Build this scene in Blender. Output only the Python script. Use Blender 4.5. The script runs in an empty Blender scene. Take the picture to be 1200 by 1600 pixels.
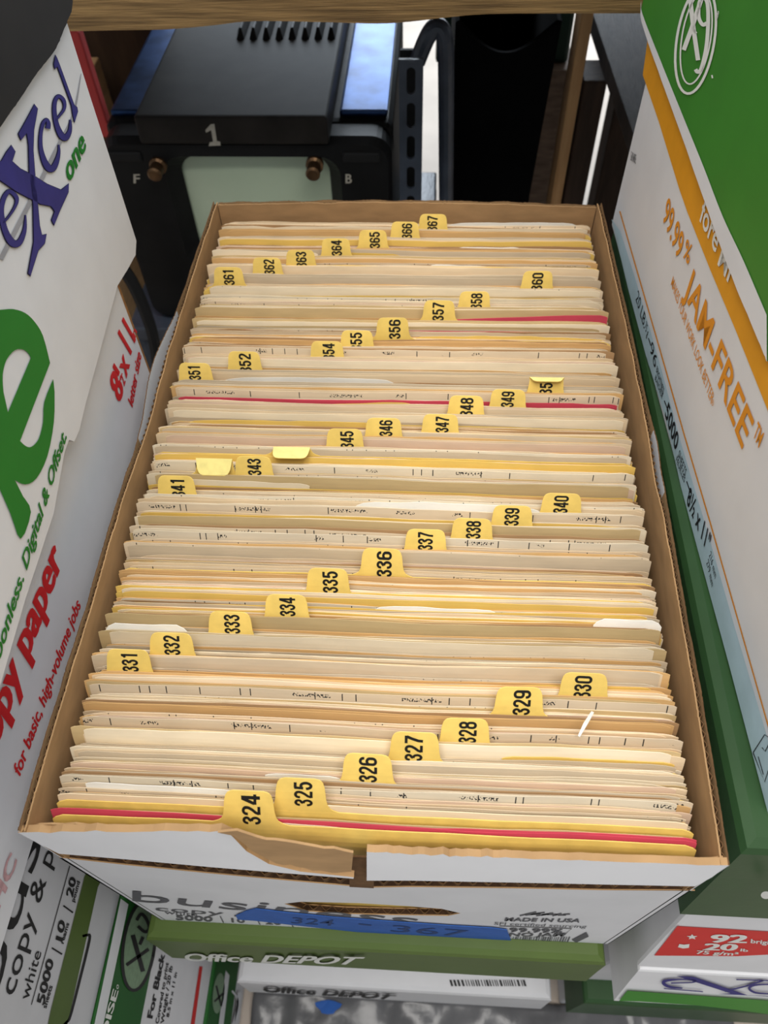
import bpy, bmesh, math, random
from mathutils import Vector, Matrix, noise
from mathutils.geometry import tessellate_polygon

random.seed(7)
sc = bpy.context.scene
COL = sc.collection
Z0 = 0.72            # the carton rim stands this high above the floor; everything below is written with the rim at z = 0

# ------------------------------------------------------------------ camera
CAM = Vector((0.020085, -0.074062, 0.337762))
YAW, PITCH, ROLL, FPX = 0.0863798, 0.9443137, -0.0433612, 1214.1
_f = Vector((-math.sin(YAW)*math.cos(PITCH), math.cos(YAW)*math.cos(PITCH), -math.sin(PITCH)))
_r0 = Vector((math.cos(YAW), math.sin(YAW), 0)); _u0 = _r0.cross(_f)
_r = _r0*math.cos(ROLL) + _u0*math.sin(ROLL)
_u = -_r0*math.sin(ROLL) + _u0*math.cos(ROLL)
cd = bpy.data.cameras.new('camera'); cam = bpy.data.objects.new('camera', cd); COL.objects.link(cam)
cd.sensor_fit = 'VERTICAL'; cd.sensor_height = 36.0; cd.lens = FPX/1600*36.0
cd.clip_start = 0.01
M = Matrix.Identity(4)
for i in range(3):
    M[i][0], M[i][1], M[i][2], M[i][3] = _r[i], _u[i], -_f[i], CAM[i]
M[2][3] += Z0
cam.matrix_world = M
sc.camera = cam
cd.dof.use_dof = True; cd.dof.focus_distance = 0.40; cd.dof.aperture_fstop = 15

# ------------------------------------------------------------------ light
sc.view_settings.view_transform = 'Standard'; sc.view_settings.look = 'None'
sc.view_settings.exposure = 0.28; sc.view_settings.gamma = 1.0
w = bpy.data.worlds.new('world'); sc.world = w; w.use_nodes = True
w.node_tree.nodes['Background'].inputs[0].default_value = (0.85, 0.92, 1.0, 1)
w.node_tree.nodes['Background'].inputs[1].default_value = 0.30
def area(name, loc, target, sx, sy, power, col):
    l = bpy.data.lights.new(name, 'AREA'); l.shape = 'RECTANGLE'; l.size = sx; l.size_y = sy; l.energy = power; l.color = col
    o = bpy.data.objects.new(name, l); COL.objects.link(o)
    o.location = (loc[0], loc[1], loc[2]+Z0)
    d = Vector(target)-Vector(loc); o.rotation_euler = d.to_track_quat('-Z', 'Y').to_euler()
    return o
area('ceiling_light', (0.0, -0.25, 1.9), (0.0, 0.1, 0.0), 2.0, 1.5, 50, (1.0, 0.965, 0.915))
area('daylight_door', (0.1, 3.6, 1.1), (0.0, 1.6, -0.6), 2.2, 1.6, 110, (0.80, 0.90, 1.0))

# ------------------------------------------------------------------ pixel rays (photo pixel -> point on a real plane)
def ray(px, py): return _f + _r*((px-600)/FPX) - _u*((py-800)/FPX)
class Plane:
    def __init__(s, p, n): s.p = Vector(p); s.n = Vector(n).normalized()
    def __call__(s, px, py, off=0.0):
        d = ray(px, py); q = CAM + d*((s.p-CAM).dot(s.n)/d.dot(s.n))
        return q + s.n*off
class Above(Plane):
    def __init__(s, pl, zmin): s.p, s.n, s.zm = pl.p, pl.n, zmin
    def __call__(s, px, py, off=0.0):
        q = Plane.__call__(s, px, py, off); q.z = max(q.z, s.zm); return q
def PX(x, yaw=0, p=None, sgn=1): return Plane((x, 0, 0), (sgn, 0, 0))
def PY(y): return Plane((0, y, 0), (0, -1, 0))
def PZ(z): return Plane((0, 0, z), (0, 0, 1))

# ------------------------------------------------------------------ materials
def L(c):
    return tuple(((v/255)/12.92 if v/255 <= .04045 else ((v/255+.055)/1.055)**2.4) for v in c)+(1,)
MATS = {}
def mat(name, rgb, rough=.75, vary=.08, scale=60, metal=0.0, rgb2=None, stretch=(1,1,1), bump=0.0, spec=.3, obj_vary=0.0, bscale=None):
    if name in MATS: return MATS[name]
    m = bpy.data.materials.new(name); m.use_nodes = True; nt = m.node_tree; N = nt.nodes; K = nt.links
    b = N['Principled BSDF']; b.inputs['Roughness'].default_value = rough; b.inputs['Metallic'].default_value = metal
    b.inputs['Specular IOR Level'].default_value = spec
    tc = N.new('ShaderNodeTexCoord'); mp = N.new('ShaderNodeMapping'); mp.inputs['Scale'].default_value = stretch
    K.new(tc.outputs['Object'], mp.inputs[0])
    nz = N.new('ShaderNodeTexNoise'); nz.inputs['Scale'].default_value = scale; nz.inputs['Detail'].default_value = 5
    K.new(mp.outputs[0], nz.inputs['Vector'])
    mx = N.new('ShaderNodeMix'); mx.data_type = 'RGBA'
    c = L(rgb)
    c2 = L(rgb2) if rgb2 else tuple(v*(1-vary*2.5) for v in c[:3])+(1,)
    mx.inputs[6].default_value = c; mx.inputs[7].default_value = c2
    rp = N.new('ShaderNodeValToRGB'); rp.color_ramp.elements[0].position = .35; rp.color_ramp.elements[1].position = .75
    K.new(nz.outputs['Fac'], rp.inputs[0]); K.new(rp.outputs[0], mx.inputs[0])
    last = mx.outputs[2]
    if obj_vary:
        oi = N.new('ShaderNodeObjectInfo'); mr = N.new('ShaderNodeMapRange')
        mr.inputs[3].default_value = 1-obj_vary; mr.inputs[4].default_value = 1+obj_vary*.6
        K.new(oi.outputs['Random'], mr.inputs[0])
        hv = N.new('ShaderNodeHueSaturation'); K.new(mr.outputs[0], hv.inputs['Value']); K.new(last, hv.inputs['Color']); last = hv.outputs[0]
    K.new(last, b.inputs['Base Color'])
    if bump:
        n2 = N.new('ShaderNodeTexNoise'); n2.inputs['Scale'].default_value = bscale or scale*2; n2.inputs['Detail'].default_value = 4
        K.new(mp.outputs[0], n2.inputs['Vector'])
        bp = N.new('ShaderNodeBump'); bp.inputs['Strength'].default_value = bump; bp.inputs['Distance'].default_value = .002
        K.new(n2.outputs['Fac'], bp.inputs['Height']); K.new(bp.outputs[0], b.inputs['Normal'])
    MATS[name] = m
    return m
def paper_mat(name, rgb, marks=0.0):
    """Aged paper; with marks the upper margin of the page carries rows of small black printing (UV: metres along the edge, metres below it)."""
    m = mat(name, rgb, rough=.85, vary=.05, scale=40, stretch=(1, 1, 4), spec=.15, obj_vary=.20)
    if not marks: return m
    nt = m.node_tree; N = nt.nodes; K = nt.links; b = N['Principled BSDF']
    base = b.inputs['Base Color'].links[0].from_socket
    uv = N.new('ShaderNodeUVMap'); oi = N.new('ShaderNodeObjectInfo')
    add = N.new('ShaderNodeVectorMath'); add.operation = 'ADD'
    cb = N.new('ShaderNodeCombineXYZ'); ml = N.new('ShaderNodeMath'); ml.operation = 'MULTIPLY'; ml.inputs[1].default_value = 37
    K.new(oi.outputs['Random'], ml.inputs[0]); K.new(ml.outputs[0], cb.inputs[0]); K.new(uv.outputs[0], add.inputs[0]); K.new(cb.outputs[0], add.inputs[1])
    def nz(sx, sy, thr, detail=0):
        mp = N.new('ShaderNodeMapping'); mp.inputs['Scale'].default_value = (sx, sy, 1); K.new(add.outputs[0], mp.inputs[0])
        n = N.new('ShaderNodeTexNoise'); n.noise_dimensions = '2D'; n.inputs['Scale'].default_value = 1; n.inputs['Detail'].default_value = detail
        K.new(mp.outputs[0], n.inputs['Vector'])
        g = N.new('ShaderNodeMath'); g.operation = 'GREATER_THAN'; g.inputs[1].default_value = thr; K.new(n.outputs['Fac'], g.inputs[0]); return g.outputs[0]
    def mul(a, c):
        q = N.new('ShaderNodeMath'); q.operation = 'MULTIPLY'; K.new(a, q.inputs[0]); K.new(c, q.inputs[1]); return q.outputs[0]
    def mxm(a, c):
        q = N.new('ShaderNodeMath'); q.operation = 'MAXIMUM'; K.new(a, q.inputs[0]); K.new(c, q.inputs[1]); return q.outputs[0]
    sep = N.new('ShaderNodeSeparateXYZ'); K.new(uv.outputs[0], sep.inputs[0])
    def band(lo, hi):
        a = N.new('ShaderNodeMath'); a.operation = 'GREATER_THAN'; a.inputs[1].default_value = lo; K.new(sep.outputs[1], a.inputs[0])
        c = N.new('ShaderNodeMath'); c.operation = 'LESS_THAN'; c.inputs[1].default_value = hi; K.new(sep.outputs[1], c.inputs[0]); return mul(a.outputs[0], c.outputs[0])
    letters = mul(mul(nz(1300, 900, .56), nz(38, 30, .60)), band(.0012, .0030))
    ticks = mul(nz(620, 8, .77), band(.0004, .0042))
    k = mxm(letters, ticks)
    mx = N.new('ShaderNodeMix'); mx.data_type = 'RGBA'; mx.inputs[7].default_value = (.03, .03, .03, 1)
    sc_ = N.new('ShaderNodeMath'); sc_.operation = 'MULTIPLY'; sc_.inputs[1].default_value = marks; K.new(k, sc_.inputs[0])
    K.new(sc_.outputs[0], mx.inputs[0]); K.new(base, mx.inputs[6]); K.new(mx.outputs[2], b.inputs['Base Color'])
    return m

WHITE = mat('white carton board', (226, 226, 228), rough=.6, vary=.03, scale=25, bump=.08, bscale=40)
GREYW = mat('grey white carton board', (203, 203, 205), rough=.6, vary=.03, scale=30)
KRAFT = mat('brown kraft board', (178, 142, 100), rough=.85, vary=.10, scale=45, stretch=(1, 1, 3))
KRAFTD = mat('dark kraft fluting', (104, 76, 48), rough=.9, vary=.15, scale=200)
OLIVE = mat('olive green board', (84, 104, 48), rough=.5, vary=.05, scale=30)
DGREEN = mat('dark green board', (46, 78, 42), rough=.45, vary=.06, scale=40, bump=.1, bscale=60)
XGREEN = mat('bright green board', (58, 132, 38), rough=.55, vary=.04, scale=30)
FGREEN = mat('bottle green board', (26, 92, 30), rough=.55, vary=.05, scale=30)
ORANGE = mat('orange print', (230, 158, 24), rough=.6, vary=.04, scale=60)
ORTXT = mat('orange lettering', (226, 146, 30), rough=.6, vary=.03)
REDTXT = mat('red lettering', (214, 36, 40), rough=.6, vary=.03)
REDLAB = mat('red label print', (212, 46, 42), rough=.6, vary=.03)
BLUETXT = mat('navy lettering', (52, 48, 124), rough=.6, vary=.10, scale=70)
GRTXT = mat('green lettering', (24, 122, 34), rough=.6, vary=.03)
BLACKTXT = mat('black lettering', (34, 33, 34), rough=.6, vary=.05)
GREYTXT = mat('grey lettering', (92, 92, 98), rough=.6, vary=.05)
SWOOSH = mat('pale grey print', (158, 158, 164), rough=.6, vary=.05)
WHTXT = mat('white lettering', (232, 232, 226), rough=.6, vary=.02)
SAGE = mat('sage print', (132, 158, 128), rough=.6, vary=.08, scale=300)
BLACKBRD = mat('black board', (32, 30, 29), rough=.65, vary=.10, scale=50)
TAPE = mat('blue painters tape', (50, 98, 178), rough=.7, vary=.06, scale=80, bump=.2, bscale=250)
YEL = mat('yellow index card', (240, 206, 110), rough=.55, vary=.06, scale=120, obj_vary=.06)
YELBACK = mat('pale yellow card back', (240, 224, 140), rough=.6, vary=.06, scale=200)
DIGIT = mat('black tab numerals', (24, 24, 22), rough=.5, vary=.03)
PAPERS = {
 'cream': paper_mat('cream paper', (228, 205, 170)), 'ivory': paper_mat('ivory paper', (238, 222, 192)),
 'tan': paper_mat('tan manila paper', (220, 178, 120)), 'stone': paper_mat('stone paper', (206, 188, 160)),
 'gold': paper_mat('golden paper', (228, 192, 102)), 'rose': paper_mat('rosy cream paper', (224, 196, 170)),
 'print': paper_mat('printed cream paper', (228, 208, 178), 1.0), 'print2': paper_mat('printed ivory paper', (232, 218, 192), 1.0),
 'umber': paper_mat('browned paper', (178, 142, 102)), 'straw': paper_mat('straw paper', (206, 180, 132)),
 'white': paper_mat('white paper', (246, 242, 232)), 'red': paper_mat('crimson paper', (212, 78, 96)), 'grey': paper_mat('grey speckled paper', (184, 182, 164)),
}

# ------------------------------------------------------------------ mesh helpers
ORG = {}
def link(name, verts, faces, mats, parent=None, midx=None, smooth=False, uvs=None, loc=None):
    if not isinstance(mats, (list, tuple)): mats = [mats]
    org = ORG[parent.name] if parent else (Vector(loc) if loc is not None else Vector((0, 0, 0)))
    me = bpy.data.meshes.new(name)
    me.from_pydata([tuple(Vector(v)-org) for v in verts], [], faces)
    for m in mats: me.materials.append(m)
    if midx: me.polygons.foreach_set('material_index', midx)
    if uvs:
        ul = me.uv_layers.new(name='UVMap')
        for lp in me.loops: ul.data[lp.index].uv = uvs[lp.vertex_index]
    if smooth: me.polygons.foreach_set('use_smooth', [True]*len(me.polygons))
    me.update()
    o = bpy.data.objects.new(name, me); COL.objects.link(o)
    if parent: o.parent = parent
    else: o.location = org
    ORG[o.name] = org
    return o
def tag(o, label=None, cat=None, group=None, kind=None):
    if label: o['label'] = label
    if cat: o['category'] = cat
    if group: o['group'] = group
    if kind: o['kind'] = kind
    return o
def empty(name, loc):
    o = bpy.data.objects.new(name, None); COL.objects.link(o); o.location = loc; o.empty_display_size = .05
    ORG[o.name] = Vector(loc); return o
def join(*parts):
    V, F = [], []
    for v, f in parts:
        n = len(V); V += list(v); F += [[i+n for i in q] for q in f]
    return V, F
def box(x0, x1, y0, y1, z0, z1):
    v = [Vector((x, y, z)) for z in (z0, z1) for y in (y0, y1) for x in (x0, x1)]
    return v, [[0, 2, 3, 1], [4, 5, 7, 6], [0, 1, 5, 4], [2, 6, 7, 3], [0, 4, 6, 2], [1, 3, 7, 5]]
def hexa(b, t):
    """four bottom and four top corners, in turn"""
    v = [Vector(p) for p in b]+[Vector(p) for p in t]
    return v, [[3, 2, 1, 0], [4, 5, 6, 7]]+[[i, (i+1) % 4, 4+(i+1) % 4, 4+i] for i in range(4)]
def bevel(vf, wd, seg=2):
    bm = bmesh.new(); vs = [bm.verts.new(v) for v in vf[0]]
    for f in vf[1]: bm.faces.new([vs[i] for i in f])
    bmesh.ops.recalc_face_normals(bm, faces=bm.faces)
    bmesh.ops.bevel(bm, geom=bm.edges[:], offset=wd, segments=seg, profile=.6, affect='EDGES')
    bm.verts.index_update()
    out = [v.co.copy() for v in bm.verts], [[v.index for v in f.verts] for f in bm.faces]
    bm.free(); return out
def tube(path, rad, n=10):
    path = [Vector(p) for p in path]; V, F = [], []
    for i, p in enumerate(path):
        t = (path[min(i+1, len(path)-1)]-path[max(i-1, 0)]).normalized()
        a = t.orthogonal().normalized() if i == 0 else (a-t*a.dot(t)).normalized()
        b = t.cross(a)
        for k in range(n): V.append(p+(a*math.cos(k*2*math.pi/n)+b*math.sin(k*2*math.pi/n))*(rad if not callable(rad) else rad(i)))
    for i in range(len(path)-1):
        for k in range(n): F.append([i*n+k, i*n+(k+1) % n, (i+1)*n+(k+1) % n, (i+1)*n+k])
    F.append(list(range(n))[::-1]); F.append([(len(path)-1)*n+k for k in range(n)])
    return V, F
def catmull(pts, n=6, closed=False):
    pts = [tuple(p) for p in pts]; m = len(pts); out = []
    rng = range(m) if closed else range(m-1)
    for i in rng:
        g = (lambda j: pts[j % m]) if closed else (lambda j: pts[max(0, min(m-1, j))])
        p0, p1, p2, p3 = g(i-1), g(i), g(i+1), g(i+2)
        for k in range(n):
            t = k/n
            out.append(tuple(.5*((2*b)+(-a+c)*t+(2*a-5*b+4*c-d)*t*t+(-a+3*b-3*c+d)*t**3) for a, b, c, d in zip(p0, p1, p2, p3)))
    if not closed: out.append(pts[-1])
    return out
def poly2d(polys):
    """first polygon outer, the rest holes; returns 2-D verts and triangles"""
    pts = [[Vector((p[0], p[1], 0)) for p in q] for q in polys]
    tri = tessellate_polygon(pts)
    flat = [(p[0], p[1]) for q in polys for p in q]
    return flat, [list(t) for t in tri]
def ribbon(path, wd=None):
    """path of (x, y) with one width, or (x, y, width)"""
    P = [(p[0], p[1], p[2] if len(p) > 2 else wd) for p in path]; V, F = [], []
    for i, (x, y, w_) in enumerate(P):
        a = P[max(i-1, 0)]; b = P[min(i+1, len(P)-1)]
        dx, dy = b[0]-a[0], b[1]-a[1]; l = math.hypot(dx, dy) or 1
        nx, ny = -dy/l*w_/2, dx/l*w_/2
        V += [(x+nx, y+ny), (x-nx, y-ny)]
    for i in range(len(P)-1): F.append([2*i, 2*i+1, 2*i+3, 2*i+2])
    return V, F
def place2d(vf, fn):
    return [fn(x, y) for x, y in vf[0]], vf[1]
def solid_panel(poly, fn_front, fn_back):
    """a sheet with thickness: a polygon in photo pixels laid on a front plane and a back plane"""
    V2, T = poly2d([poly]); n = len(V2)
    V = [fn_front(*p) for p in V2]+[fn_back(*p) for p in V2]
    F = T+[[i+n for i in t][::-1] for t in T]+[[i, (i+1) % n, (i+1) % n+n, i+n] for i in range(n)]
    return V, F

# lettering ---------------------------------------------------------
_TXT = {}
def text2d(body, bold=0):
    key = (body, bold)
    if key in _TXT: return _TXT[key]
    def raw(s):
        c = bpy.data.curves.new('t', 'FONT'); c.body = s; c.offset = .011 if bold else 0.003; c.resolution_u = 3
        o = bpy.data.objects.new('t', c); COL.objects.link(o)
        dg = bpy.context.evaluated_depsgraph_get(); dg.update()
        me = bpy.data.meshes.new_from_object(o.evaluated_get(dg))
        v = [(q.co.x, q.co.y) for q in me.vertices]; f = [list(p.vertices) for p in me.polygons]
        bpy.data.objects.remove(o); bpy.data.curves.remove(c); bpy.data.meshes.remove(me); return v, f
    if '_cap' not in _TXT: _TXT['_cap'] = max(y for x, y in raw('H')[0])
    v, f = raw(body); cap = _TXT['_cap']
    if bold:
        n = len(v); s = .002+.0105*bold
        v = [(x-s, y, 0) for x, y in v]+[(x, y, 1) for x, y in v]+[(x+s, y, 2) for x, y in v]
        f = f+[[i+n for i in q] for q in f]+[[i+2*n for i in q] for q in f]
    else: v = [(x, y, 0) for x, y in v]
    x0 = min(q[0] for q in v); x1 = max(q[0] for q in v)
    _TXT[key] = [((x-x0)/(x1-x0), y/cap, k) for x, y, k in v], f
    return _TXT[key]
def words(parent, plane, material, items, name='lettering', off=.0004):
    """items: (text, baseline start px, baseline end px, cap height px offset, bold)"""
    for it in items:
        s, a, b, up = it[:4]; bold = it[4] if len(it) > 4 else 0
        A = plane(*a, off); B = plane(*b, off); T = plane(a[0]+up[0], a[1]+up[1], off)
        tv, tf = text2d(s, bold)
        link(name, [A+(B-A)*x+(T-A)*y+plane.n*(k*.00006) for x, y, k in tv], tf, material, parent)
def shapes(parent, plane, material, vfs, name='printed_mark', off=.0004):
    return link(name, *join(*[place2d(v, lambda x, y: plane(x, y, off)) for v in vfs]), material, parent)

# ------------------------------------------------------------------ floor
FZ = -Z0
fl = link('floor', [(-2.5, -1.2, FZ), (2.5, -1.2, FZ), (2.5, 5, FZ), (-2.5, 5, FZ)], [[0, 1, 2, 3]],
          mat('concrete floor', (196, 184, 172), rough=.8, vary=.08, scale=6, bump=.1, bscale=30)); tag(fl, kind='structure')

# ------------------------------------------------------------------ the open carton of booklets
W2, LEN, HB = .146, .4562, .2317
root = empty('open_carton', (0, LEN/2, -HB))
tag(root, 'open white cardboard carton packed with booklets and yellow numbered tabs, in the middle', 'carton')
def corr_wall(name, along0, along1, place, bow=lambda s: 0.0, top=lambda s: 0.0, n=420, depth=.030, peel=lambda s: 0.0):
    """a corrugated wall: white outer liner, kraft inner liner and a fluted sheet between them; place(s, t, z): s along, t across (0 outside .. T inside)"""
    T = .0034; V, F, MI = [], [], []
    def sheet(t0, t1, mi, zoff, zlow, wave=0, pl=None):
        base = len(V)
        for i in range(n+1):
            s = along0+(along1-along0)*i/n
            wv = wave*math.sin(s*2*math.pi/.0046) if wave else 0
            zt = top(s)+zoff(s); b = bow(s)
            for zz in (zlow, zlow*.5 if zlow < -.06 else zt-.012, zt):
                k = max(0, 1+zz/.11)
                for t in (t0, t1): V.append(place(s, t+wv-b*k-(pl(s)*max(0, 1+zz/.03) if pl else 0), zz))
        for i in range(n):
            a = base+i*6; c = a+6
            for (p, q) in ((0, 2), (2, 4)):
                F.extend([[a+p, a+q, c+q, c+p], [a+p+1, c+p+1, c+q+1, a+q+1]]); MI.extend([mi, (1 if mi == 0 and not (pl and pl(along0+(along1-along0)*i/n) > .0012) else mi)])
            F.append([a+4, a+5, c+5, c+4]); MI.append(2 if mi == 0 else mi)
        F.append([base, base+1, base+3, base+2]); F.append([base+2, base+3, base+5, base+4]); MI.extend([mi]*2)
        e = base+n*6; F.append([e, e+2, e+3, e+1]); F.append([e+2, e+4, e+5, e+3]); MI.extend([mi]*2)
    jag = lambda sd: (lambda s: .0006*noise.noise(Vector((s*620, sd, 0)))+.0010*noise.noise(Vector((s*60, sd, 3))))
    sheet(0, .0006, 0, jag(1), -HB, pl=peel)
    sheet(T-.0007, T, 1, jag(5), -HB)
    sheet(T*.5-.0003, T*.5+.0002, 2, lambda s: -.0012+.0004*noise.noise(Vector((s*150, 9, 0))), -depth, wave=.0007)
    return link(name, V, F, [WHITE, KRAFT, KRAFTD], root, MI)
bowR = lambda s: .0042*math.sin(math.pi*min(1, max(0, s/LEN)))**.8
bowL = lambda s: .0020*math.sin(math.pi*min(1, max(0, s/LEN)))
def topL(s): return -.0045*math.exp(-((s-.235)/.035)**2)+.0015*noise.noise(Vector((s*14, 0, 0)))
def topR(s): return .0012*noise.noise(Vector((s*12, 4, 0)))-.003*math.exp(-((s-.20)/.02)**2)
corr_wall('side_wall', 0.0, LEN, lambda s, t, z: Vector((-W2+t, s, z)), bowL, topL, peel=lambda s: .0055*math.exp(-((s-.275)/.045)**2))
corr_wall('side_wall', 0.0, LEN, lambda s, t, z: Vector((W2-t, s, z)), bowR, topR, peel=lambda s: .002*math.exp(-((s-.21)/.03)**2))
corr_wall('back_wall', -W2+.004, W2-.004, lambda s, t, z: Vector((s, LEN-t, z)), lambda s: .002*math.cos(s/W2*1.4), lambda s: .0022*math.cos(s/W2*1.5)-.001, n=200)
link('base_panel', *box(-W2+.004, W2-.004, .004, LEN-.004, -HB, -HB+.003), KRAFT, root)
# front: lower panel with the hand hole, and the two flared strips above the cut
FP = PY(0.0)
SLIT = [(60, 1322), (92, 1335), (560, 1373), (820, 1380), (1086, 1386), (1112, 1370)]
def front_panel():
    zsl = lambda px, py: FP(px, py)
    outer = [(-W2, -HB), (W2, -HB)]
    top = [FP(*p) for p in [(1086, 1392), (940, 1391), (800, 1388), (640, 1386), (575, 1387), (450, 1376), (330, 1365), (200, 1352), (92, 1340)]]
    outer += [(W2, top[0].z)]+[(v.x, v.z) for v in top]+[(-W2, top[-1].z)]
    hole = [FP(*p) for p in [(444, 1412), (470, 1409), (560, 1411), (640, 1416), (690, 1420), (720, 1427), (700, 1431), (620, 1430), (540, 1428), (480, 1424)]]
    hole = [(v.x, v.z) for v in hole]
    V2, T = poly2d([outer, hole]); n = len(V2); no = len(outer); nh = len(hole)
    V, F, MI = [], [], []
    for y in (0.0, .0006, .0034, .0040):
        V += [Vector((x, y, z)) for x, z in V2]
    F += T; MI += [0]*len(T)
    F += [[i+3*n for i in t][::-1] for t in T]; MI += [1]*len(T)
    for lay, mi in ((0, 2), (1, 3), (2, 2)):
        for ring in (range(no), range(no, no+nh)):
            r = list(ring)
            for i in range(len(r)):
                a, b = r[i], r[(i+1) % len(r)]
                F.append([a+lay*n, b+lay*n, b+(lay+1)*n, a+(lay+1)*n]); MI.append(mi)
    return V, F, MI
V, F, MI = front_panel()
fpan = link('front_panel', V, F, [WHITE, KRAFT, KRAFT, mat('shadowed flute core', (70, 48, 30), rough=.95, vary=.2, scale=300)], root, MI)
# fluting seen in the cut and in the hand hole
def flute(pix, dz):
    P = [FP(*p) for p in pix]; V, F = [], []
    n = 180
    for i in range(n+1):
        t = i/n*(len(P)-1); k = min(int(t), len(P)-2); q = P[k].lerp(P[k+1], t-k)
        y = .0020+.0012*math.sin(q.x*2*math.pi/.0072)
        for zz in (q.z+dz, q.z+dz-.006): V += [Vector((q.x, y-.0002, zz)), Vector((q.x, y+.0003, zz))]
    for i in range(n):
        a = i*4; b = a+4
        F += [[a, a+1, b+1, b], [a, b, b+2, a+2], [a+1, a+3, b+3, b+1]]
    return V, F
link('fluting', *join(flute([(95, 1340), (330, 1363), (575, 1384), (800, 1386), (1084, 1391)], .0010), flute([(452, 1420), (540, 1428), (620, 1430), (712, 1429)], .0006)), KRAFTD, fpan)
def flap(name, poly, y0f, mats_, parent, th=.0030, tilt=.02):
    """a strip of board above the cut, leaning out a little towards its rim"""
    base = Plane((0, y0f, 0), (0, -1, .16))
    fr = lambda px, py: base(px, py)
    bk = lambda px, py: fr(px, py)+Vector((0, th, 0))
    V, F = solid_panel(poly, fr, bk); n = len(poly)
    nt = n-2
    MI = [0]*nt+[1]*nt+[2]*n
    return link(name, V, F, mats_, parent, MI)
jg = lambda a, b, n, amp, sd: [(a[0]+(b[0]-a[0])*i/n, a[1]+(b[1]-a[1])*i/n+amp*noise.noise(Vector((i*1.7+sd, sd, 0)))) for i in range(n+1)]
lf = flap('front_flap', [(28, 1301)]+jg((60, 1300), (345, 1299), 16, 5, 1)+[(362, 1306), (385, 1330), (420, 1350), (470, 1362), (547, 1370), (553, 1371), (552, 1373), (330, 1355), (200, 1343), (92, 1334), (60, 1318)],
          .0, [WHITE, KRAFT, KRAFT], root)
tr = flap('torn_liner', [(340, 1301), (370, 1298)]+jg((400, 1308), (552, 1333), 10, 4, 4)+[(549, 1362), (520, 1364)]+jg((500, 1360), (430, 1348), 6, 5, 9)+[(395, 1330), (365, 1306)], -.0016, [KRAFT]*3, lf, th=.0010, tilt=.03)
tr['label'] = 'torn strip of bare brown board'
rf = flap('front_flap', [(573, 1331)]+jg((585, 1332), (800, 1341), 22, 4, 2)+jg((815, 1341), (1110, 1352), 16, 3, 3)+[(1138, 1352), (1112, 1371), (1086, 1385), (940, 1382), (800, 1379), (640, 1376), (573, 1376)], .0, [WHITE, KRAFT, KRAFT], root)
# brown inner liner that stands above the white one along the front rim
flap('rim_liner', [(32, 1298), (60, 1289)]+jg((80, 1288), (345, 1296), 14, 6, 6)+[(350, 1310), (60, 1312)], .0031, [KRAFT]*3, root, th=.0008, tilt=0)
flap('rim_liner', [(575, 1334), (578, 1327)]+jg((600, 1327), (1090, 1345), 20, 5, 8)+[(1130, 1340), (1132, 1358), (800, 1354), (580, 1346)], .0031, [KRAFT]*3, root, th=.0008, tilt=0)
flap('rim_liner', [(546, 1339), (584, 1340), (584, 1388), (546, 1386)], .0028, [KRAFTD]*3, root, th=.0008, tilt=0)  # dark strip added behind the flap gap, its shade put into the colour
# printing on the front panel
FPo = PY(-.0003)
FPc = Above(FP, -HB+.0004)
words(fpan, FPc, GREYTXT, [
    ('business', (207, 1407), (640, 1444), (0, -16)),
    ('copy & print', (243, 1422), (520, 1443), (-1, -7)),
    ('white', (257, 1427), (308, 1431), (0, -5)),
    ('5000', (275, 1436), (332, 1439), (-1, -7), 1), ('|', (347, 1438), (349, 1439), (-4, -8)), ('10', (362, 1440), (383, 1441), (-1, -6), 1), ('|', (404, 1441), (406, 1442), (-4, -8)),
    ('20', (415, 1443), (440, 1444), (-1, -6), 1), ('|', (456, 1445), (458, 1446), (-4, -8)), ('92', (470, 1446), (496, 1447), (-1, -6), 1),
    ('MADE IN USA', (788, 1438), (905, 1440), (2, -5), 1),
    ('SFI certified sourcing', (772, 1444), (915, 1449), (1, -4)),
    ('99.99%', (795, 1455), (878, 1457), (1, -6), 1), ('NO JAM', (795, 1462), (880, 1462), (2, -5), 1),
])
stripes = [ribbon([(812+i*8.5, 1430-(i % 3)), (838+i*6.6, 1424+(i % 2)*2+i*.4)], 1.6) for i in range(9)]
bars = []; x = 796.
random.seed(3)
while x < 886:
    wd = random.choice((1, 1.4, 2.2)); bars.append(([(x, 1467), (x+wd, 1467), (x+wd+5, 1476-8), (x+5, 1476-8)][:0] or [(x, 1473), (x+wd, 1473), (x+wd+6, 1463), (x+6, 1463)], [[0, 1, 2, 3]])); x += wd+random.choice((1.2, 2, 2.6))
shapes(fpan, FPc, GREYTXT, stripes, name='striped_mark')
shapes(fpan, FPc, GREYTXT, bars+[ribbon([(895, 1471), (918, 1459)], 8), ribbon([(795, 1474.5), (898, 1476.5)], 1.5), ribbon([(882, 1460), (893, 1450), (780, 1446)], 1)], name='barcode')
tp = [(384, 1421), (400, 1417), (450, 1423), (520, 1430), (600, 1436), (700, 1443), (770, 1447), (792, 1450), (795, 1458), (794, 1472), (790, 1477), (775, 1477), (735, 1470), (700, 1463), (600, 1460), (560, 1457), (470, 1444), (400, 1436), (372, 1434), (369, 1428)]
clampz = lambda v: Vector((v.x, v.y, max(v.z, -HB+.0004)))
tape = link('blue_tape', *solid_panel(tp, lambda a, b: clampz(FP(a, b, .0011)), lambda a, b: clampz(FP(a, b, .0007))), TAPE, fpan)
tape['label'] = 'strip of blue painter\'s tape with a faint handwritten number'
TXB = mat('faded pen writing', (38, 66, 120), rough=.7, vary=.05)
words(tape, FPc, TXB, [('324', (455, 1439), (520, 1443), (2, -9)), ('-', (560, 1444), (580, 1446), (1, -12)), ('367', (610, 1452), (725, 1460), (3, -10))], name='handwriting', off=.0013)

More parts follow.
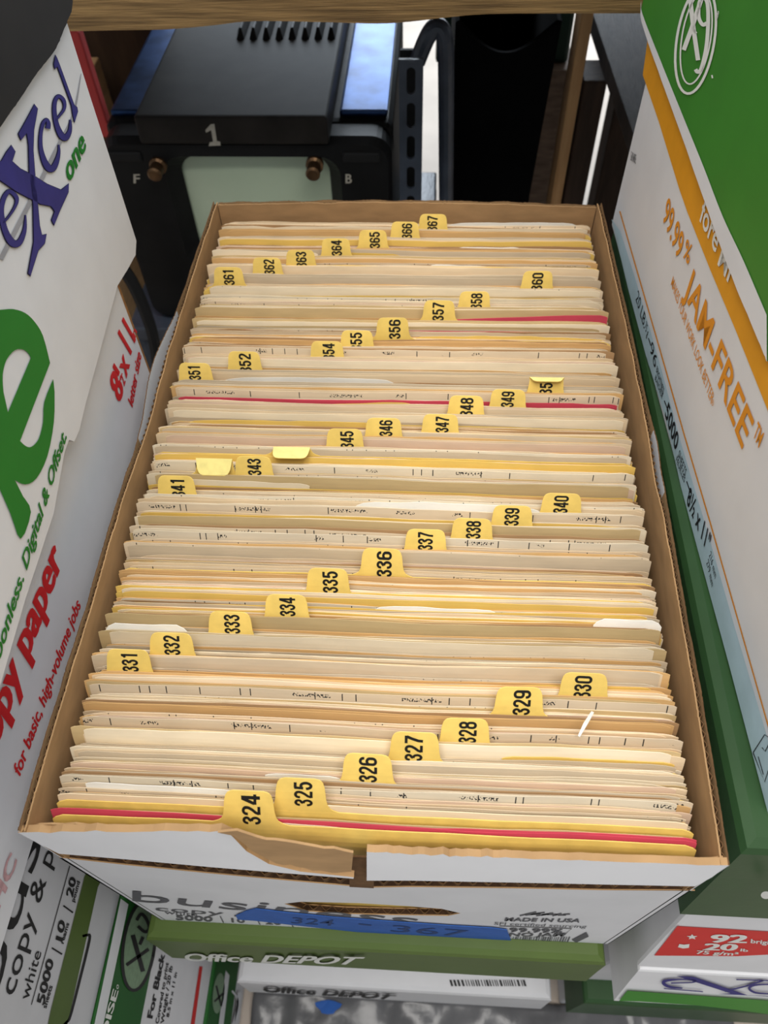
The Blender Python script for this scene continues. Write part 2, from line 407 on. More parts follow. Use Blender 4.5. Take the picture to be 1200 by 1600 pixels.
# ------------------------------------------------------------------ contents
def a_of(y): return .0098+(.0040-.0098)*min(1, max(0, y/.44))
def shift(z, y):
    d = max(0.0, (z+.025)/.025); return a_of(y)*d*d if d < 1.3 else a_of(y)*(1.69+(d-1.3)*2.6)
def wave(u, y): return .0011*noise.noise(Vector((u*9, y*7, 2.2)))+.0004*noise.noise(Vector((u*30, y*12, 7.7)))
ZB = -HB+.0032
ROWS = (-.226, -.12, -.05, -.027, -.022, -.0175, -.0140, -.0115, -.0093, -.0072)
def sheet_into(V, F, MI, UV, yb, th, zt, x0, x1, mi, seed, nu=22, rag=1.0, dip=None, ends=.0012, tilt=0.0):
    """one leaf: front and back face and its top edge; it leans back towards the rim like all its neighbours"""
    base = len(V)
    us = [x0, x0+.0015, x0+.005]+[x0+.012+(x1-x0-.024)*i/(nu-4) for i in range(nu-3)]+[x1-.005, x1-.0015, x1]
    nn = len(us)
    for u in us:
        e = min(u-x0, x1-u)
        top = zt+rag*(.0007*noise.noise(Vector((u*14, seed, 1)))+.00035*noise.noise(Vector((u*70, seed, 5)))) - (ends*(1-e/.005)**2 if e < .005 else 0)
        top += tilt*u/.14
        if dip: top += dip(u)
        rows = [ZB]+[z for z in ROWS[1:] if z < top-.0008]+[top]
        rows = rows+[top]*(len(ROWS)+1-len(rows))
        for z in rows:
            yy = yb+shift(z, yb)+wave(u, yb)
            V.append(Vector((u, yy, z))); UV.append((u, top-z)); V.append(Vector((u, yy+th, z))); UV.append((u, top-z))
    nr = len(ROWS)+1
    st = nr*2
    for i in range(nn-1):
        for k in range(nr-1):
            a = base+i*st+k*2
            F.append([a, a+st, a+st+2, a+2]); F.append([a+1, a+3, a+st+3, a+st+1]); MI.extend([mi]*2)
        a = base+i*st+(nr-1)*2; F.append([a, a+st, a+st+1, a+1]); MI.append(mi)
    for i, flip in ((0, 0), (nn-1, 1)):
        for k in range(nr-1):
            a = base+i*st+k*2; F.append([a, a+2, a+3, a+1] if not flip else [a, a+1, a+3, a+2]); MI.append(mi)
PX_X = 615
def px_of(x, y, z):
    d = Vector((x, y, z))-CAM; dd = d.dot(_f); return (600+FPX*d.dot(_r)/dd, 800-FPX*d.dot(_u)/dd)
def y_at_pixel(px, py, z): return PZ(z)(px, py).y

TABS = [  # number, left px, right px, top px, lowest visible px
 (324, 345, 424, 1259, 1306), (325, 430, 508, 1218, 1258), (326, 537, 612, 1180, 1222), (327, 609, 688, 1146, 1188), (328, 690, 765, 1124, 1158),
 (329, 775, 850, 1075, 1116), (330, 877, 952, 1053, 1088), (331, 166, 232, 1016, 1044), (332, 235, 298, 990, 1011), (333, 325, 392, 957, 983),
 (334, 414, 480, 930, 956), (335, 479, 545, 889, 926), (336, 564, 630, 858, 900), (337, 633, 698, 828, 856), (338, 707, 770, 811, 837),
 (339, 769, 834, 791, 819), (340, 847, 911, 772, 787), (341, 244, 304, 744, 772), (342, 303, 366, 716, 752), (343, 367, 424, 714, 732),
 (344, 426, 486, 699, 712), (345, 510, 567, 671, 696), (346, 571, 628, 654, 676), (347, 660, 717, 648, 666), (348, 701, 757, 619, 643),
 (349, 766, 824, 609, 627), (350, 826, 883, 590, 613), (351, 278, 329, 568, 587), (352, 355, 406, 550, 577), (354, 485, 536, 534, 555),
 (355, 531, 584, 517, 540), (356, 587, 640, 497, 529), (357, 659, 714, 470, 500), (358, 717, 767, 456, 476), (360, 815, 867, 424, 450),
 (361, 330, 381, 419, 442), (362, 391, 442, 403, 427), (363, 444, 494, 391, 414), (364, 499, 550, 373, 399), (365, 558, 607, 360, 386),
 (366, 609, 657, 347, 371), (367, 653, 701, 335, 359)]
TH, ZD = .0145, -.0085
VIS = {328: 2.8, 330: 2.75, 332: 2.4, 333: 2.6, 334: 2.7, 337: 2.7, 338: 2.8, 339: 2.9, 340: 1.3, 341: 2.6, 343: 2.6, 345: 2.6, 346: 2.4, 347: 2.2, 348: 2.2, 349: 2.7, 350: 2.7, 351: 2.2, 352: 2.5, 354: 2.2, 355: 2.2, 357: 2.9, 358: 2.2, 360: 2.6, 361: 2.6, 362: 2.7, 363: 2.6, 365: 2.8, 366: 2.7, 367: 2.8}
FOLD = {342: .0100, 344: .0050, 350: .0118}
items = []
for (num, xl, xr, yt, yb_) in TABS:
    ztop = ZD+TH*.93 if num not in FOLD else ZD+FOLD[num]
    q = PZ(ztop)((xl+xr)/2, yt)
    ybase = q.y-shift(ztop, q.y)-wave(q.x, q.y)
    items.append(dict(kind='tab', num=num, y=ybase, cx=q.x, low=yb_, px=(xl+xr)/2))
items.sort(key=lambda d: d['y'])
items[0]['y'] = max(items[0]['y'], .0046)
for i in range(1, len(items)):
    if items[i]['y'] < items[i-1]['y']+.0014: items[i]['y'] = items[i-1]['y']+.0014
# booklets between the cards
seq = []
y_end = .4470
for i, it in enumerate(items):
    seq.append(it)
    y0 = it['y']+.0007; y1 = items[i+1]['y'] if i+1 < len(items) else y_end
    n = max(1, int(round((y1-y0)/.00158)))
    if y1-y0 < .0016: continue
    step = (y1-y0)/n
    for k in range(n):
        nx_ = items[i+1]['num'] if i+1 < len(items) else None
        seq.append(dict(kind='booklet', y=y0+k*step, room=step-.00042, gap=(it['num'], nx_), z=-.0092-.0022*random.random()-(.0030*random.random() if random.random() < .08 else 0), look=None))
# the sheet straight in front of each tab hides the tab's foot
for i in range(1, len(seq)):
    if seq[i]['kind'] == 'tab' and seq[i-1]['kind'] == 'booklet':
        b = seq[i-1]; best = None
        for k in range(60):
            z = -.020+k*.0004
            yy = seq[i]['y']-.0002+shift(z, seq[i]['y'])+wave(seq[i]['cx'], seq[i]['y'])
            e = abs(px_of(seq[i]['cx'], yy, z)[1]-seq[i]['low'])
            if best is None or e < best[0]: best = (e, z)
        b['z'] = min(-.004, max(-.0175, best[1])); b['fixed'] = True
        for back in (2, 3):
            if i >= back and seq[i-back]['kind'] == 'booklet' and not seq[i-back].get('fixed'): seq[i-back]['z'] = min(seq[i-back]['z'], b['z']+.0008*(back-1))
SPECIAL = [  # px y at the middle, look, label, height
 (1292, 'red', 'crimson paper folder right behind the front tab 324', -.0085, None),
 (1268, 'big', 'broad plain cream folder standing open-faced between tabs 324 and 325', -.0060, None),
 (1240, 'print2', 'printed ivory sheet with rows of small black type behind tab 325', -.0065, None),
 (1215, 'rose', None, -.0085, None),
 (490, 'redbig', 'broad crimson folder rising to the right in front of tab 358', -.0035, None),
 (518, 'red', None, -.0100, None),
 (626, 'red', 'thin crimson folder showing as a pink line left of tab 348', -.0090, None),
 (593, 'whitepart', 'bright white sheet sticking up behind tab 350 on the left half', -.0060, (-.11, .0)),
 (788, 'whitepart', 'torn bright white sheet in front of tab 340', -.0030, (-.018, .085)),
 (806, 'grey', 'grey speckled sheet lying in the row left of tab 339', -.0085, (-.045, .03)),
 (948, 'whitepart', 'white sheet showing to the right of tab 334', -.0070, (-.005, .06)),
 (962, 'whitepart', 'small white slip at the right ends of the row above tab 330', -.0040, (.105, .138)),
 (995, 'whitepart', 'white sheet corner sticking up left of tab 332', -.0030, (-.136, -.095)),
 (812, 'gold', None, -.0080, None), (690, 'tan', None, -.008, None), (832, 'print', None, -.0050, None), (732, 'print2', None, -.007, None), (855, 'print', None, -.008, None),
 (1140, 'print', None, -.006, None), (662, 'gold', 'golden paper strip left of tab 345', -.0070, (-.125, .0)), (930, 'gold', 'golden paper folder with a turned right corner behind tab 334', -.0065, None),
 (526, 'gold', 'golden paper folder to the right of tab 356', -.0075, (.01, .137)), (348, 'white', 'pale sheet lying to the right of tab 367', -.0085, (.03, .13)),
 (486, 'print', None, -.0085, None), (720, 'gold', None, -.0075, None),
]
for (py, look, lab, z, xr_) in SPECIAL:
    yy = y_at_pixel(640, py, z)
    cand = [b for b in seq if b['kind'] == 'booklet' and not b.get('look')]
    b = min(cand, key=lambda d: abs(d['y']+shift(z, d['y'])+wave(0, d['y'])-yy))
    b['look'] = look; b['slabel'] = lab; b['xr'] = xr_; b['sz'] = z
    if not b.get('fixed') or (lab and not xr_): b['z'] = z if not xr_ else min(b['z'], z-.002)
for i_, b in enumerate(seq):
    if b.get('look') == 'big':
        for j_ in range(i_-1, max(0, i_-4), -1):
            if seq[j_]['kind'] == 'booklet' and not seq[j_].get('slabel'): seq[j_]['z'] = -.0150
MIX = ['cream']*6+['ivory']*5+['tan']*4+['umber']*2+['straw']*3+['stone']*4+['rose']*2+['gold']*1+['print']*3+['print2']*2
rnd = random.Random(11)
PK = list(PAPERS.keys()); PM = [PAPERS[k] for k in PK]
def xlim(y): return .1385+.0022*math.sin(math.pi*y/.45)*.6
for b in seq:
    if b['kind'] != 'booklet': continue
    V, F, MI, UV = [], [], [], []
    y = b['y']; room = b['room']; look = b['look']; xm = xlim(y)
    ns = 4 if room > .0013 else 3
    if look in ('big', 'redbig'): ns = 2
    rise = rnd.random() < .65 and not look
    for s in range(ns):
        yb = y+room*s/ns; th = min(.00040, room/ns*.62)
        xa = -xm+rnd.random()**1.6*.008; xb = xm-rnd.random()**1.6*.008
        zt = b['z']-rnd.choice((-.0007, -.0004, 0, .0003, .0006, .0016))*(1 if s else 0)*(rnd.random()+.4)+rnd.uniform(-.0003, .0003)
        if rise: zt = b['z']-.0014+s*.0014/(ns-1)+rnd.uniform(-.0003, .0003)
        kind = rnd.choice(MIX); rag = 1.3; dip = None; tilt = rnd.gauss(0, .00045)
        if rnd.random() < .22:
            xc, wd_, am = rnd.uniform(-.13, .13), rnd.uniform(.006, .04), rnd.choice((-1, -1, 1))*rnd.uniform(.0005, .0016)
            dip = lambda u, xc=xc, wd_=wd_, am=am: am*math.exp(-((u-xc)/wd_)**2)
        elif rnd.random() < .25:
            sd_, am = rnd.choice((-1, 1)), rnd.uniform(.002, .005)
            dip = lambda u, sd_=sd_, am=am: -am*max(0, (sd_*u-.118)/.02)**1.5
        if b.get('fixed'):
            tilt = 0; zt = min(zt, b['z']); dip = None
        if rnd.random() < .16 and s == ns-1 and not look and not b.get('fixed'):
            ln = rnd.uniform(.02, .09); xa = rnd.uniform(-xm, xm-ln); xb = xa+ln; kind = rnd.choice(('white', 'ivory', 'ivory', 'rose', 'gold')); zt = b['z']+rnd.uniform(.0006, .0016); tilt = rnd.gauss(0, .004)
        if look in PAPERS and look not in ('grey',) and not b['xr'] and s == 0: kind = look
        if look == 'red': kind = 'red' if s < 2 else kind
        if look == 'big': kind = 'cream' if s == 0 else 'ivory'; zt = b['z'] if s == 0 else b['z']-.001; rag = .5; dip = None; tilt = 0; xa, xb = -xm+.002, xm-.004
        if look == 'redbig':
            kind = 'red'; rag = .4; tilt = 0; zt = b['z']-.0004*s; xa, xb = -xm+.003, xm-.002
            dip = lambda u: -.006+.0062*min(1, max(0, (u+.02)/.14))
        if b.get('xr') and s == ns-1:
            kind = {'whitepart': 'white', 'grey': 'grey', 'gold': 'gold', 'white': 'white'}[look]; zt = b['sz']; xa, xb = b['xr']; rag = 1.6; tilt = 0
            dip = (lambda u, xa=xa, xb=xb: -.0022*abs((u-xa)/(xb-xa)*2-1)**8+.0008*noise.noise(Vector((u*40, xa*9, 3))))
        sheet_into(V, F, MI, UV, yb, th, zt, xa, xb, PK.index(kind), rnd.random()*50, rag=rag, dip=dip, tilt=tilt)
    special = b.get('slabel')
    nm = 'paper_folder' if special else 'paper_booklet'
    o = link(nm, V, F, PM, None, MI, smooth=False, uvs=UV, loc=(0, y, ZB))
    g0, g1 = b['gap']
    if special: tag(o, special, 'folder')
    elif g1: tag(o, 'aged paper booklet filed upright between yellow tabs %d and %d' % (g0, g1), 'booklet', 'booklets filed in the open carton')
    else: tag(o, 'aged paper booklet filed upright behind the last yellow tab %d' % g0, 'booklet', 'booklets filed in the open carton')

# numerals: condensed bold strokes
def _arc(cx, cy, rx, ry, a0, a1, n=10): return [(cx+rx*math.cos(math.radians(a0+(a1-a0)*i/n)), cy+ry*math.sin(math.radians(a0+(a1-a0)*i/n))) for i in range(n+1)]
SW = .155
def _rr(x0, x1, y0, y1, r):
    return (_arc(x1-r, y1-r, r, r, 0, 90, 6)+_arc(x0+r, y1-r, r, r, 90, 180, 6)+_arc(x0+r, y0+r, r, r, 180, 270, 6)+_arc(x1-r, y0+r, r, r, 270, 360, 6)+[(x1, (y0+y1)/2)])
a_, b_ = .08, .42
DIG = {
 '0': [[(b_, .5)]+_rr(a_, b_, .08, .92, .165)],
 '1': [[(.10, .76), (.20, .83), (.27, .96)], [(.285, 0), (.285, 1)]],
 '2': [[(a_, .68), (a_, .75)]+_arc(.25, .755, .17, .165, 180, 0)+[(.42, .70), (.40, .60), (.30, .42), (.16, .25), (.10, .08)], [(.06, .075), (.48, .075)]],
 '3': [[(a_, .70), (a_, .76)]+_arc(.25, .765, .165, .155, 180, -80, 12)+[(.22, .52)], [(.22, .52)]+_arc(.25, .29, .17, .215, 80, -180, 14)+[(a_, .32)]],
 '4': [[(.345, 0), (.345, 1)], [(.31, .97), (.07, .32)], [(.02, .27), (.50, .27)]],
 '5': [[(.44, .925), (.12, .925)], [(.125, .98), (.105, .50)], [(.10, .54), (.16, .60)]+_arc(.25, .35, .17, .275, 85, -180, 14)+[(a_, .32)]],
 '6': [[(b_, .70), (b_, .76)]+_arc(.25, .755, .17, .165, 0, 180)+[(a_, .6), (a_, .3)]+_arc(.25, .245, .17, .165, 180, 360)+[(b_, .36)]+_arc(.25, .40, .17, .16, 0, 165)],
 '7': [[(.04, .925), (.47, .925)], [(.42, .89), (.30, .58), (.20, .25), (.18, 0)]],
 '8': [[(.41, .74)]+_rr(.09, .41, .55, .92, .155)[:]+[(.41, .74)], [(b_, .28)]+_rr(a_, b_, .08, .53, .165)+[(b_, .28)]],
 '9': [[(a_, .30), (a_, .245)]+_arc(.25, .245, .17, .165, 180, 360)+[(b_, .4), (b_, .7)]+_arc(.25, .755, .17, .165, 0, 180)+[(a_, .64)]+_arc(.25, .60, .17, .16, 180, 345)],
}
def digits2d(s):
    parts = []
    for i, ch in enumerate(s):
        for st in DIG[ch]:
            v, f = ribbon(st, SW); parts.append(([(x+i*.56, y) for x, y in v], f))
    v, f = join(*parts); W_ = .56*(len(s)-1)+.5
    return [(x/W_, y) for x, y in v], f
HP = [(-.0015, .0185), (0, .0165), (.0009, .0140), (.0019, .0125), (.0034, .0116), (.006, .0110), (.009, .0107), (.0112, .0104), (.0128, .0098), (.0137, .0090), (.0142, .0080), (TH, .0064)]
for it in items:
    y = it['y']; num = it['num']; cx = it['cx']; xm = xlim(y)-.001
    V, F, MI, UV = [], [], [], []
    sheet_into(V, F, MI, UV, y, .00035, ZD, -xm, xm, 0, num*1.3, nu=26, rag=.5, ends=.0025)
    card = link('index_card', V, F, [YEL], None, MI, uvs=UV, loc=(0, y, ZB))
    folded = FOLD.get(num)
    extra = ''
    if num == 342: lab = 'yellow index card whose blank pale tab is folded forward, above tab 341'
    elif num == 344: lab = 'yellow index card with tab bent flat forward, right of tab 343'
    else: lab = 'yellow index card with the number %d on its tab' % num
    if num == 350: lab += ', top lip bent over'
    tag(card, lab, 'index card', 'numbered index cards')
    tw = 1.0-.06*min(1, y/.44)
    def surf(u, h, off=0.0):
        x = cx+u
        if folded and h > folded:
            z = ZD+folded; d = (h-folded)*{342: 2.3, 344: 1.1, 350: 1.6}[num]
            yy = y+shift(z, y)+wave(x, y)
            cy_, cz_ = {342: (.80, -.55), 344: (.95, .15), 350: (.95, .10)}[num]
            return Vector((x, yy-d*cy_-off*.3, z+d*cz_+off))
        z = ZD+h*(.93 if num != 344 else .9)
        return Vector((x, y+shift(z, y)+wave(x, y)-off, z))
    hp = list(HP)
    if folded: hp = sorted(hp+[(folded, .0108), (folded+.0002, .0108)])
    TV, TF, TM = [], [], []
    NU = 8
    for h, hw in hp:
        for k in range(NU+1):
            u = hw*tw*(2*k/NU-1); p = surf(u, h); TV += [p, p+Vector((0, .00032, 0)) if not (folded and h > folded) else p+Vector((0, .0001, .0003))]
    st = (NU+1)*2
    for r_ in range(len(hp)-1):
        for k in range(NU):
            a = r_*st+k*2
            TF += [[a, a+2, a+st+2, a+st], [a+1, a+st+1, a+st+3, a+3]]; TM += [0, 1 if folded else 0]
        for k in (0, NU):
            a = r_*st+k*2; TF.append([a, a+st, a+st+1, a+1]); TM.append(0)
    for k in range(NU):
        a = (len(hp)-1)*st+k*2; TF.append([a, a+2, a+3, a+1]); TM.append(0)
    tab = link('index_tab', TV, TF, [YEL, YELBACK], card, TM)
    if num not in (342, 344):
        dv, df = digits2d(str(num))
        fx = rnd.uniform(-.0008, .0012)
        lo = min((abs(px_of(*surf(0, k*.0005))[1]-it['low']), k*.0005) for k in range(29))[1]
        htop = .0136; Lh = max(.0092, min(.0148, (htop-lo)*3/VIS.get(num, 3))); h0 = htop-Lh
        NV = [surf((.0043-.0080*yy)*tw+fx, h0+Lh*xx, .0002) for xx, yy in dv]
        link('number', NV, df, DIGIT, tab)
sl = [PY(.055)(903, 1148), PY(.06)(913, 1128), PY(.068)(926, 1110)]
V, F = [], []
sv = [PZ(-.003)(903, 1150), PZ(-.001)(912, 1130), PZ(.003)(924, 1112), PZ(.003)(928, 1114), PZ(-.001)(918, 1132), PZ(-.003)(906, 1152)]
o = link('paper_sliver', [v for v in sv]+[v+Vector((0, .0002, .0003)) for v in sv], [[0, 1, 4, 5], [1, 2, 3, 4], [6, 11, 10, 7], [7, 10, 9, 8]]+[[i, i+6, (i+1) % 6+6, (i+1) % 6] for i in range(6)], PAPERS['white'], loc=sv[0])
tag(o, 'thin white sliver of paper poking up below tab 330', 'paper scrap')

# ------------------------------------------------------------------ cartons: helper for a closed box (a base and a lid that caps it)
def yawed(ax, ay, ang):
    c, s = math.cos(ang), math.sin(ang)
    return lambda x, y, z: Vector((ax+c*x-s*y, ay+s*x+c*y, z))
def cap_lid(tf, x0, x1, y0, y1, zb, zt, flare=.004, th=.003, r=.004):
    """an open-bottomed lid: a rounded top and four skirts that flare a little"""
    ring = lambda e, z, ins=0: [tf(x0-e+ins, y0-e+ins, z), tf(x1+e-ins, y0-e+ins, z), tf(x1+e-ins, y1+e-ins, z), tf(x0-e+ins, y1+e-ins, z)]
    levels = [ring(flare, zb), ring(flare*.3, zb+(zt-zb)*.6), ring(0, zt-r), ring(0, zt-r*.35, r*.3), ring(0, zt, r)]
    inner = [ring(flare, zb, th), ring(0, zt-th, th)]
    V = [p for l_ in levels for p in l_]; F = []
    for i in range(len(levels)-1):
        for k in range(4): F.append([i*4+k, i*4+(k+1) % 4, (i+1)*4+(k+1) % 4, (i+1)*4+k])
    n = (len(levels)-1)*4; F.append([n, n+1, n+2, n+3])
    b = len(V); V += [p for l_ in inner for p in l_]
    for k in range(4):
        F.append([b+k, b+4+k, b+4+(k+1) % 4, b+(k+1) % 4]); F.append([k, b+k, b+(k+1) % 4, (k+1) % 4])
    F.append([b+7, b+6, b+5, b+4])
    return V, F
def tbox(tf, x0, x1, y0, y1, z0, z1, bv=.0025):
    return bevel(hexa([tf(x0, y0, z0), tf(x1, y0, z0), tf(x1, y1, z0), tf(x0, y1, z0)], [tf(x0, y0, z1), tf(x1, y0, z1), tf(x1, y1, z1), tf(x0, y1, z1)]), bv)
ID = yawed(0, 0, 0)
G = .0006
# --- middle stack
c2 = empty('lidded_carton', (0, .22, -.472))
tag(c2, 'carton with an olive green lid directly under the open white carton', 'carton')
link('base', *tbox(ID, -.140, .138, .004, .44, -.472, -.240), WHITE, c2)
P2 = PY(-.0130)
pt = [P2(228, 1441), P2(950, 1496), P2(899, 1531), P2(266, 1517)]
lx0, lx1 = -.1545, .1440
V, F = cap_lid(ID, lx0, lx1, -.0115, .4560, -.3170, -HB-G, flare=.0020, r=.005)
lid2 = link('lid', V, F, OLIVE, c2)
words(lid2, PY(-.0132), WHTXT, [('Office DEPOT', (289, 1500), (552, 1506), (-1, -11), 2)])
c3 = empty('lidded_carton', (0, .22, FZ))
tag(c3, 'carton with a white lid, lowest of the middle stack', 'carton')
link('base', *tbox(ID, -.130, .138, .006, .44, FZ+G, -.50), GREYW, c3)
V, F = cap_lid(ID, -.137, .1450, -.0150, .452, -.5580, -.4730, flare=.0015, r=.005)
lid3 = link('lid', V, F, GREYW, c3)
words(lid3, PY(-.0165), BLACKTXT, [('Office DEPOT', (411, 1549), (608, 1561), (0, -7), 2)])
bars = []; x = 702.; random.seed(5)
while x < 818:
    wd = random.choice((1.5, 2.2, 3.4)); bars.append(([(x, 1531), (x+wd, 1531), (x+wd+3, 1541), (x+3, 1541)], [[0, 1, 2, 3]])); x += wd+random.choice((1.6, 2.4, 3))
shapes(lid3, Plane((0, 0, -.4725), (0, 0, 1)), BLACKTXT, bars)

# --- left stack ------------------------------------------------------------
XL = -.171
LP = PX(XL)
# second carton from the top: white lid with red words over a grey printed base
BP = PX(XL-.003); ZLB = BP(188, 1405).z
cb = empty('lidded_carton', (-.31, .08, ZLB))
tag(cb, 'carton with a white lid lettered in red, left of the open carton', 'carton')
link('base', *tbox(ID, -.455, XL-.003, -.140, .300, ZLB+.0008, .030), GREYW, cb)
baseL = bpy.data.objects[[c.name for c in cb.children][0]]
yfar = LP(183, 444).y
skirt = [(183, 444), (236, 578), (250, 640)]
zb_ = LP(50, 1320).z
V, F = cap_lid(ID, -.458, XL, -.144, yfar, zb_, .0395, flare=.0, r=.003)
lidL = link('lid', V, F, WHITE, cb)
link('cut_edge', *join(box(XL-.004, XL+.0004, yfar-.0005, yfar+.0012, zb_, .039)), mat('cut board edge', (166, 116, 66), rough=.9, vary=.2, scale=300), lidL)
words(lidL, LP, REDTXT, [('copy paper', (-22, 1212), (97, 876), (-30, -34), 3), ('for basic, high-volume jobs', (29, 1215), (125, 947), (-10, -14), 1),
    ('8', (186, 632), (193, 607), (-17, -33), 3), ('1', (184, 588), (186, 581), (-9, -14), 2), ('2', (193, 604), (195, 596), (-7, -13), 2), ('x', (196, 592), (202, 569), (-16, -26), 2), ('11', (203, 555), (211, 530), (-20, -34), 2), ('in', (209, 535), (213, 518), (-6, -9), 1),
    ('letter size', (206, 637), (220, 556), (-7, -12), 2)])
shapes(lidL, LP, REDTXT, [ribbon([(184, 602), (190, 583)], 1.6)])
PINK = mat('smudged red print', (214, 170, 172), rough=.7, vary=.15, scale=300)
words(lidL, LP, PINK, [('HC', (-4, 1425), (26, 1345), (-12, -14), 2)])
stp = [(131, 1372), (152, 1389), (105, 1602), (60, 1800), (30, 1800), (78, 1582)]
shapes(baseL, BP, OLIVE, [poly2d([[(200, 1230), (222, 1248), (152, 1386), (104, 1602), (62, 1800), (34, 1800), (78, 1580), (131, 1370)]])], name='olive_band')
words(baseL, BP, BLACKTXT, [('copy & print', (20, 1556), (108, 1252), (-22, -7), 0), ('white', (43, 1563), (64, 1488), (-13, -4)),
    ('5000', (67, 1571), (83, 1501), (-11, -4), 2), ('sheets', (71, 1576), (81, 1541), (-6, -2), 1), ('10', (96, 1472), (101, 1440), (-10, -4), 2), ('reams', (98, 1475), (107, 1443), (-5, -2), 1),
    ('20', (112, 1403), (118, 1373), (-10, -4), 2), ('pound', (115, 1410), (124, 1378), (-5, -2), 1), ('bus', (-8, 1560), (66, 1312), (-46, -14), 0)])
shapes(baseL, BP, BLACKTXT, [ribbon([(48, 1570), (108, 1353)], 1.2), ribbon([(80, 1481), (96, 1491)], 2.5), ribbon([(98, 1415), (113, 1426)], 2.5),
    ribbon(catmull([(128, 1463), (136, 1461), (139, 1468), (124, 1530), (109, 1587), (103, 1597), (96, 1604)], 4), 4)])
# leaning topmost carton: white with big printed letters, black torn lid
A_ = PZ(.036)(0, 1072); B_ = PZ(.042)(183, 444); A_.z = B_.z = 0
dirv = (B_-A_).normalized(); nrm = Vector((dirv.y, -dirv.x, 0))
EP = Plane(A_, nrm)
ce = empty('lidded_carton', (-.31, .10, .040))
tag(ce, 'white carton with a torn black lid and big blue lettering, above the red lettered carton', 'carton')
bot = [(213, 376), (212, 398), (200, 420), (184, 446), (172, 490), (164, 520), (150, 572), (134, 630), (124, 672), (116, 690), (108, 687), (101, 706), (84, 802), (40, 935), (0, 1072), (-60, 1290)]
far = [(103, 30), (140, 148), (180, 272)]
side = [(-60, 1290), (-420, 900), (60, -40), (95, 0)]+far+bot[:-1]
fr = lambda px, py: EP(px, py)
bk = lambda px, py: EP(px, py, -.0035)
V, F = solid_panel(side, fr, bk)
panE = link('side_panel', V, F, WHITE, ce)
s_far = (EP(160, 210)-A_).dot(dirv); s_near = -.16
tfE = lambda x, y, z: Vector((A_.x, A_.y, 0))+nrm*x+dirv*y+Vector((0, 0, z))
zl = .268
link('base', *tbox(tfE, -.285, -.0045, s_near, s_far-.001, .0405, zl-.012), WHITE, ce)
# black lid: side skirt with a ragged lower edge, top and back
edge = [(105, 2), (103, 18), (98, 30), (90, 48), (82, 68), (72, 85), (55, 106), (40, 126), (20, 157), (0, 184), (-60, 275), (-300, 650)]
edge = [edge[0]]+[(x+1.2*noise.noise(Vector((i*3.1, 0, 0))), y) for i, (x, y) in enumerate(catmull([e for e in edge[1:]], 5))]
ztop = zl
ptop = [EP(105, -40).z]
skf = []
V2 = [EP(*p, .0030) for p in edge]; V3 = [Vector((v.x, v.y, ztop)) for v in V2]
V4 = [v-nrm*.0025 for v in V2]; V5 = [v-nrm*.0025 for v in V3]
n = len(V2); Vs = V2+V3+V4+V5; Fs = []
for i in range(n-1):
    Fs += [[i, i+1, n+i+1, n+i], [2*n+i, 3*n+i, 3*n+i+1, 2*n+i+1], [i, 2*n+i, 2*n+i+1, i+1], [n+i, n+i+1, 3*n+i+1, 3*n+i]]
Fs += [[0, n, 3*n, 2*n], [n-1, 3*n-1, 4*n-1, 2*n-1]]
MIs = []
for i in range(n-1): MIs += [0, 0, 1, 0]
MIs += [1, 1]
sf = (V2[0]-A_).dot(dirv)
lidE = link('lid', Vs, Fs, [BLACKBRD, WHITE], ce, MIs)
link('lid_top', *join(tbox(tfE, -.288, .0028, s_near-.003, sf, zl-.004, zl, .001), tbox(tfE, -.288, -.0005, sf-.0030, sf, .175, zl-.0045, .0008)), BLACKBRD, lidE)
# printing
l_ = [(85, 86), (82.5, 100), (84, 108), (88, 104), (110, 164), (112.5, 181), (115, 191.5), (120, 174), (119, 168), (114.5, 164.5), (91, 100), (87, 90)]
xthin = [(52, 163), (57, 170), (51, 203), (50, 235), (53, 275), (57, 318), (60, 352), (64, 368), (71, 366), (68, 380), (58, 391), (52, 410), (46, 431), (42, 427), (51, 378), (50, 320), (44, 272), (43, 228), (40, 208), (31, 219), (27, 209), (38, 190)]
xthick = [(16, 227), (22, 237), (17, 252), (30, 264), (50, 274), (72, 288), (94, 297), (106, 287), (105, 300), (93, 326), (83, 352), (79, 344), (84, 330), (78, 322), (62, 319), (25, 300), (-12, 275), (-12, 255), (0, 252), (8, 238)]
e2 = catmull([(85, 188, 2), (92, 180, 3), (99, 169, 4), (98, 157, 5), (90, 150.5, 5), (84.5, 158, 5.5), (83.5, 175, 6), (87, 195, 7), (94, 211, 9), (101, 215, 9), (107, 206, 6), (108.5, 195, 4), (108, 187, 1.5)], 6)
c_ = catmull([(73, 201, 7), (74, 193, 6), (71, 187, 4), (65.5, 193, 5), (62, 210, 5), (62, 231, 6), (67, 250, 8), (74, 262, 10), (81, 263, 9), (87, 252, 7), (90.5, 237, 4), (90, 226, 1.5)], 6)
e1 = catmull([(3, 348, 3), (12, 338, 3), (22, 322, 4), (24, 309, 6), (13, 299, 6), (4, 310, 7), (0, 332, 8), (6, 360, 9), (17, 379, 11), (28, 379, 9), (36, 362, 6), (38, 345, 3), (38, 336, 1.5)], 6)
sw = catmull([(126, 115, .8), (114, 178, 4), (92, 224, 6), (70, 268, 7), (48, 312, 7), (0, 405, 8)], 6)
shapes(panE, EP, SWOOSH, [ribbon(sw)], name='grey_swoosh', off=.0003)
OUT = mat('dark letter outline', (26, 24, 60), rough=.6, vary=.05)
